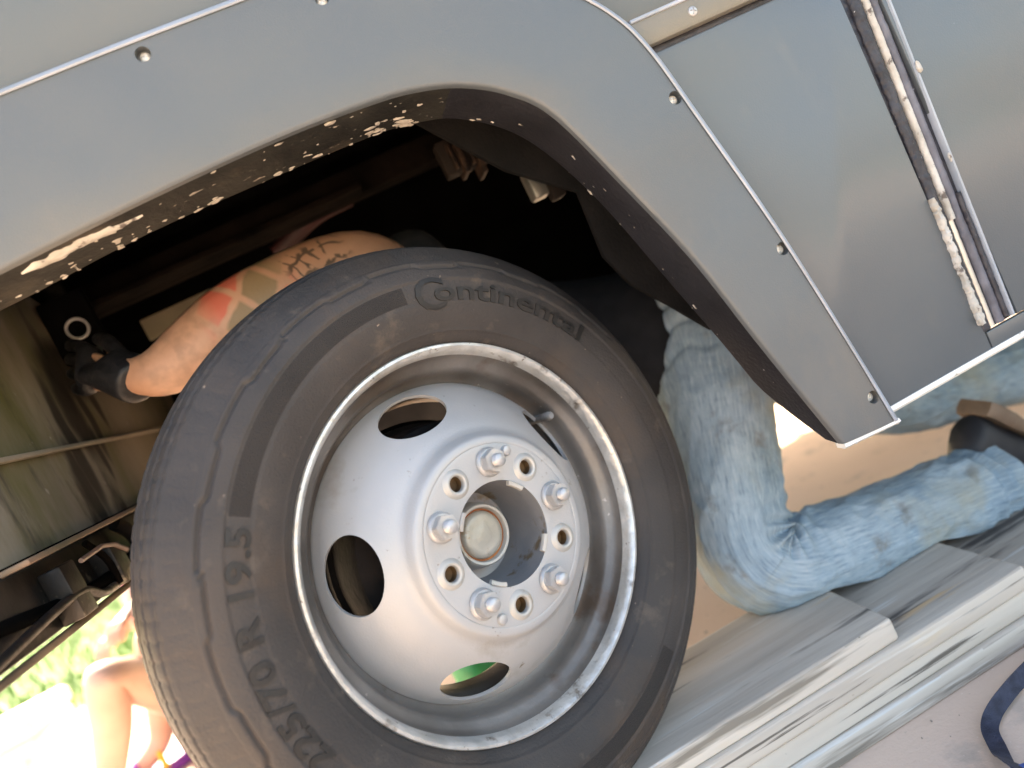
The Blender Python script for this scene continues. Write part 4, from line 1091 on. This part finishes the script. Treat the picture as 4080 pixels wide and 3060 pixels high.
# webbing strap lying on the concrete
sp = [Vector(p) for p in ((.72, -.02, G + .012), (.655, -.045, G + .014), (.589, -.061, G + .016), (.541, -.073, G + .016), (.498, -.087, G + .014), (.472, -.104, G + .012), (.456, -.130, G + .010), (.437, -.165, G + .022), (.42, -.20, G + .05), (.415, -.235, G + .055))]
tw = [R(t) for t in (50, 55, 58, 60, 50, 15, 10, 35, 40, 40)]
pts = catmull(sp, 8); tws = np.interp(np.linspace(0, 1, len(pts)), np.linspace(0, 1, len(tw)), tw)
S = []
for i, p in enumerate(pts):
    t = (pts[min(i + 1, len(pts) - 1)] - pts[max(i - 1, 0)]).normalized()
    side_ = t.cross(Vector((0, 0, 1))).normalized(); upw = side_.cross(t)
    a = float(tws[i]); wv = side_ * math.cos(a) + upw * math.sin(a); nvv = t.cross(wv)
    hw = .0105
    c = p + Vector((0, 0, max(0, hw * abs(math.sin(a)) - (p.z - G) + .002)))
    S.append([c + wv * hw + nvv * .0009, c - wv * hw + nvv * .0009, c - wv * hw - nvv * .0009, c + wv * hw - nvv * .0009])
tag(ribbon('webbing_strap', S, [M_strap], angle=30), 'navy webbing strap twisting over the concrete below the boards', 'strap')
# blue pouch the strap runs into
bm = bmesh.new()
bmesh.ops.create_cube(bm, size=1, matrix=Matrix.Translation((.405, -.272, G + .026)) @ Matrix.Rotation(R(-20), 4, 'Z') @ Matrix.Diagonal((.24, .16, .05, 1)))
bmesh.ops.bevel(bm, geom=bm.edges[:], offset=.018, segments=3, affect='EDGES')
bmesh.ops.subdivide_edges(bm, edges=bm.edges[:], cuts=3, use_grid_fill=True)
for v in bm.verts:
    v.co += noise.noise_vector(v.co * 18) * .006
    v.co.z = max(v.co.z, G + .001)
bo = build('nylon_pouch', bm, M_blue, None, True, None)
tag(bo, 'blue nylon pouch on the concrete at the end of the strap', 'pouch')
# green bottle jack under the axle
jk = empty('bottle_jack', (-.128, .66, G))
tag(jk, 'green bottle jack standing under the axle, seen through the lowest wheel hole', 'jack')
box('base', (-.07, -.055, .0), (.07, .055, .022), M_green, jk, bev=.006)
lathe_obj('cylinder', [(0, .02), (.052, .02), (.055, .03), (.055, .15), (.048, .17), (.03, .175), (0, .175)], M_green, jk, 40, tf=Matrix.Rotation(R(90), 4, 'X'))
lathe_obj('ram', [(.022, .17), (.022, .25), (0, .25)], M_zinc, jk, 28, tf=Matrix.Rotation(R(90), 4, 'X'))
lathe_obj('saddle', [(0, .245), (.030, .25), (.032, .262), (.022, .268), (0, .262)], M_zinc, jk, 28, tf=Matrix.Rotation(R(90), 4, 'X'))
tube('pump_socket', [(.07, 0, .02), (.078, 0, .10)], .012, M_green, jk, seg=14)
# white cooler beside the sitting person
ck = empty('cooler_box', (-1.62, 1.62, G))
tag(ck, 'white box standing in the sun at the lower left edge', 'box')
box('body', (-.20, -.14, 0), (.20, .14, .30), M_white, ck, bev=.02, seg=3)
box('lid', (-.21, -.15, .303), (.21, .15, .36), M_white, ck, bev=.02, seg=3)
tube('handle', [(-.15, -.15, .25), (-.15, -.175, .24), (0, -.18, .235), (.15, -.175, .24), (.15, -.15, .25)], .01, M_white, ck, seg=10, smooth_n=4)

# raise everything so that the ground lies at z = 0
for o in list(sc.objects):
    if o.parent is None and o.type in {'MESH', 'EMPTY'}:
        o.location.z += LIFT
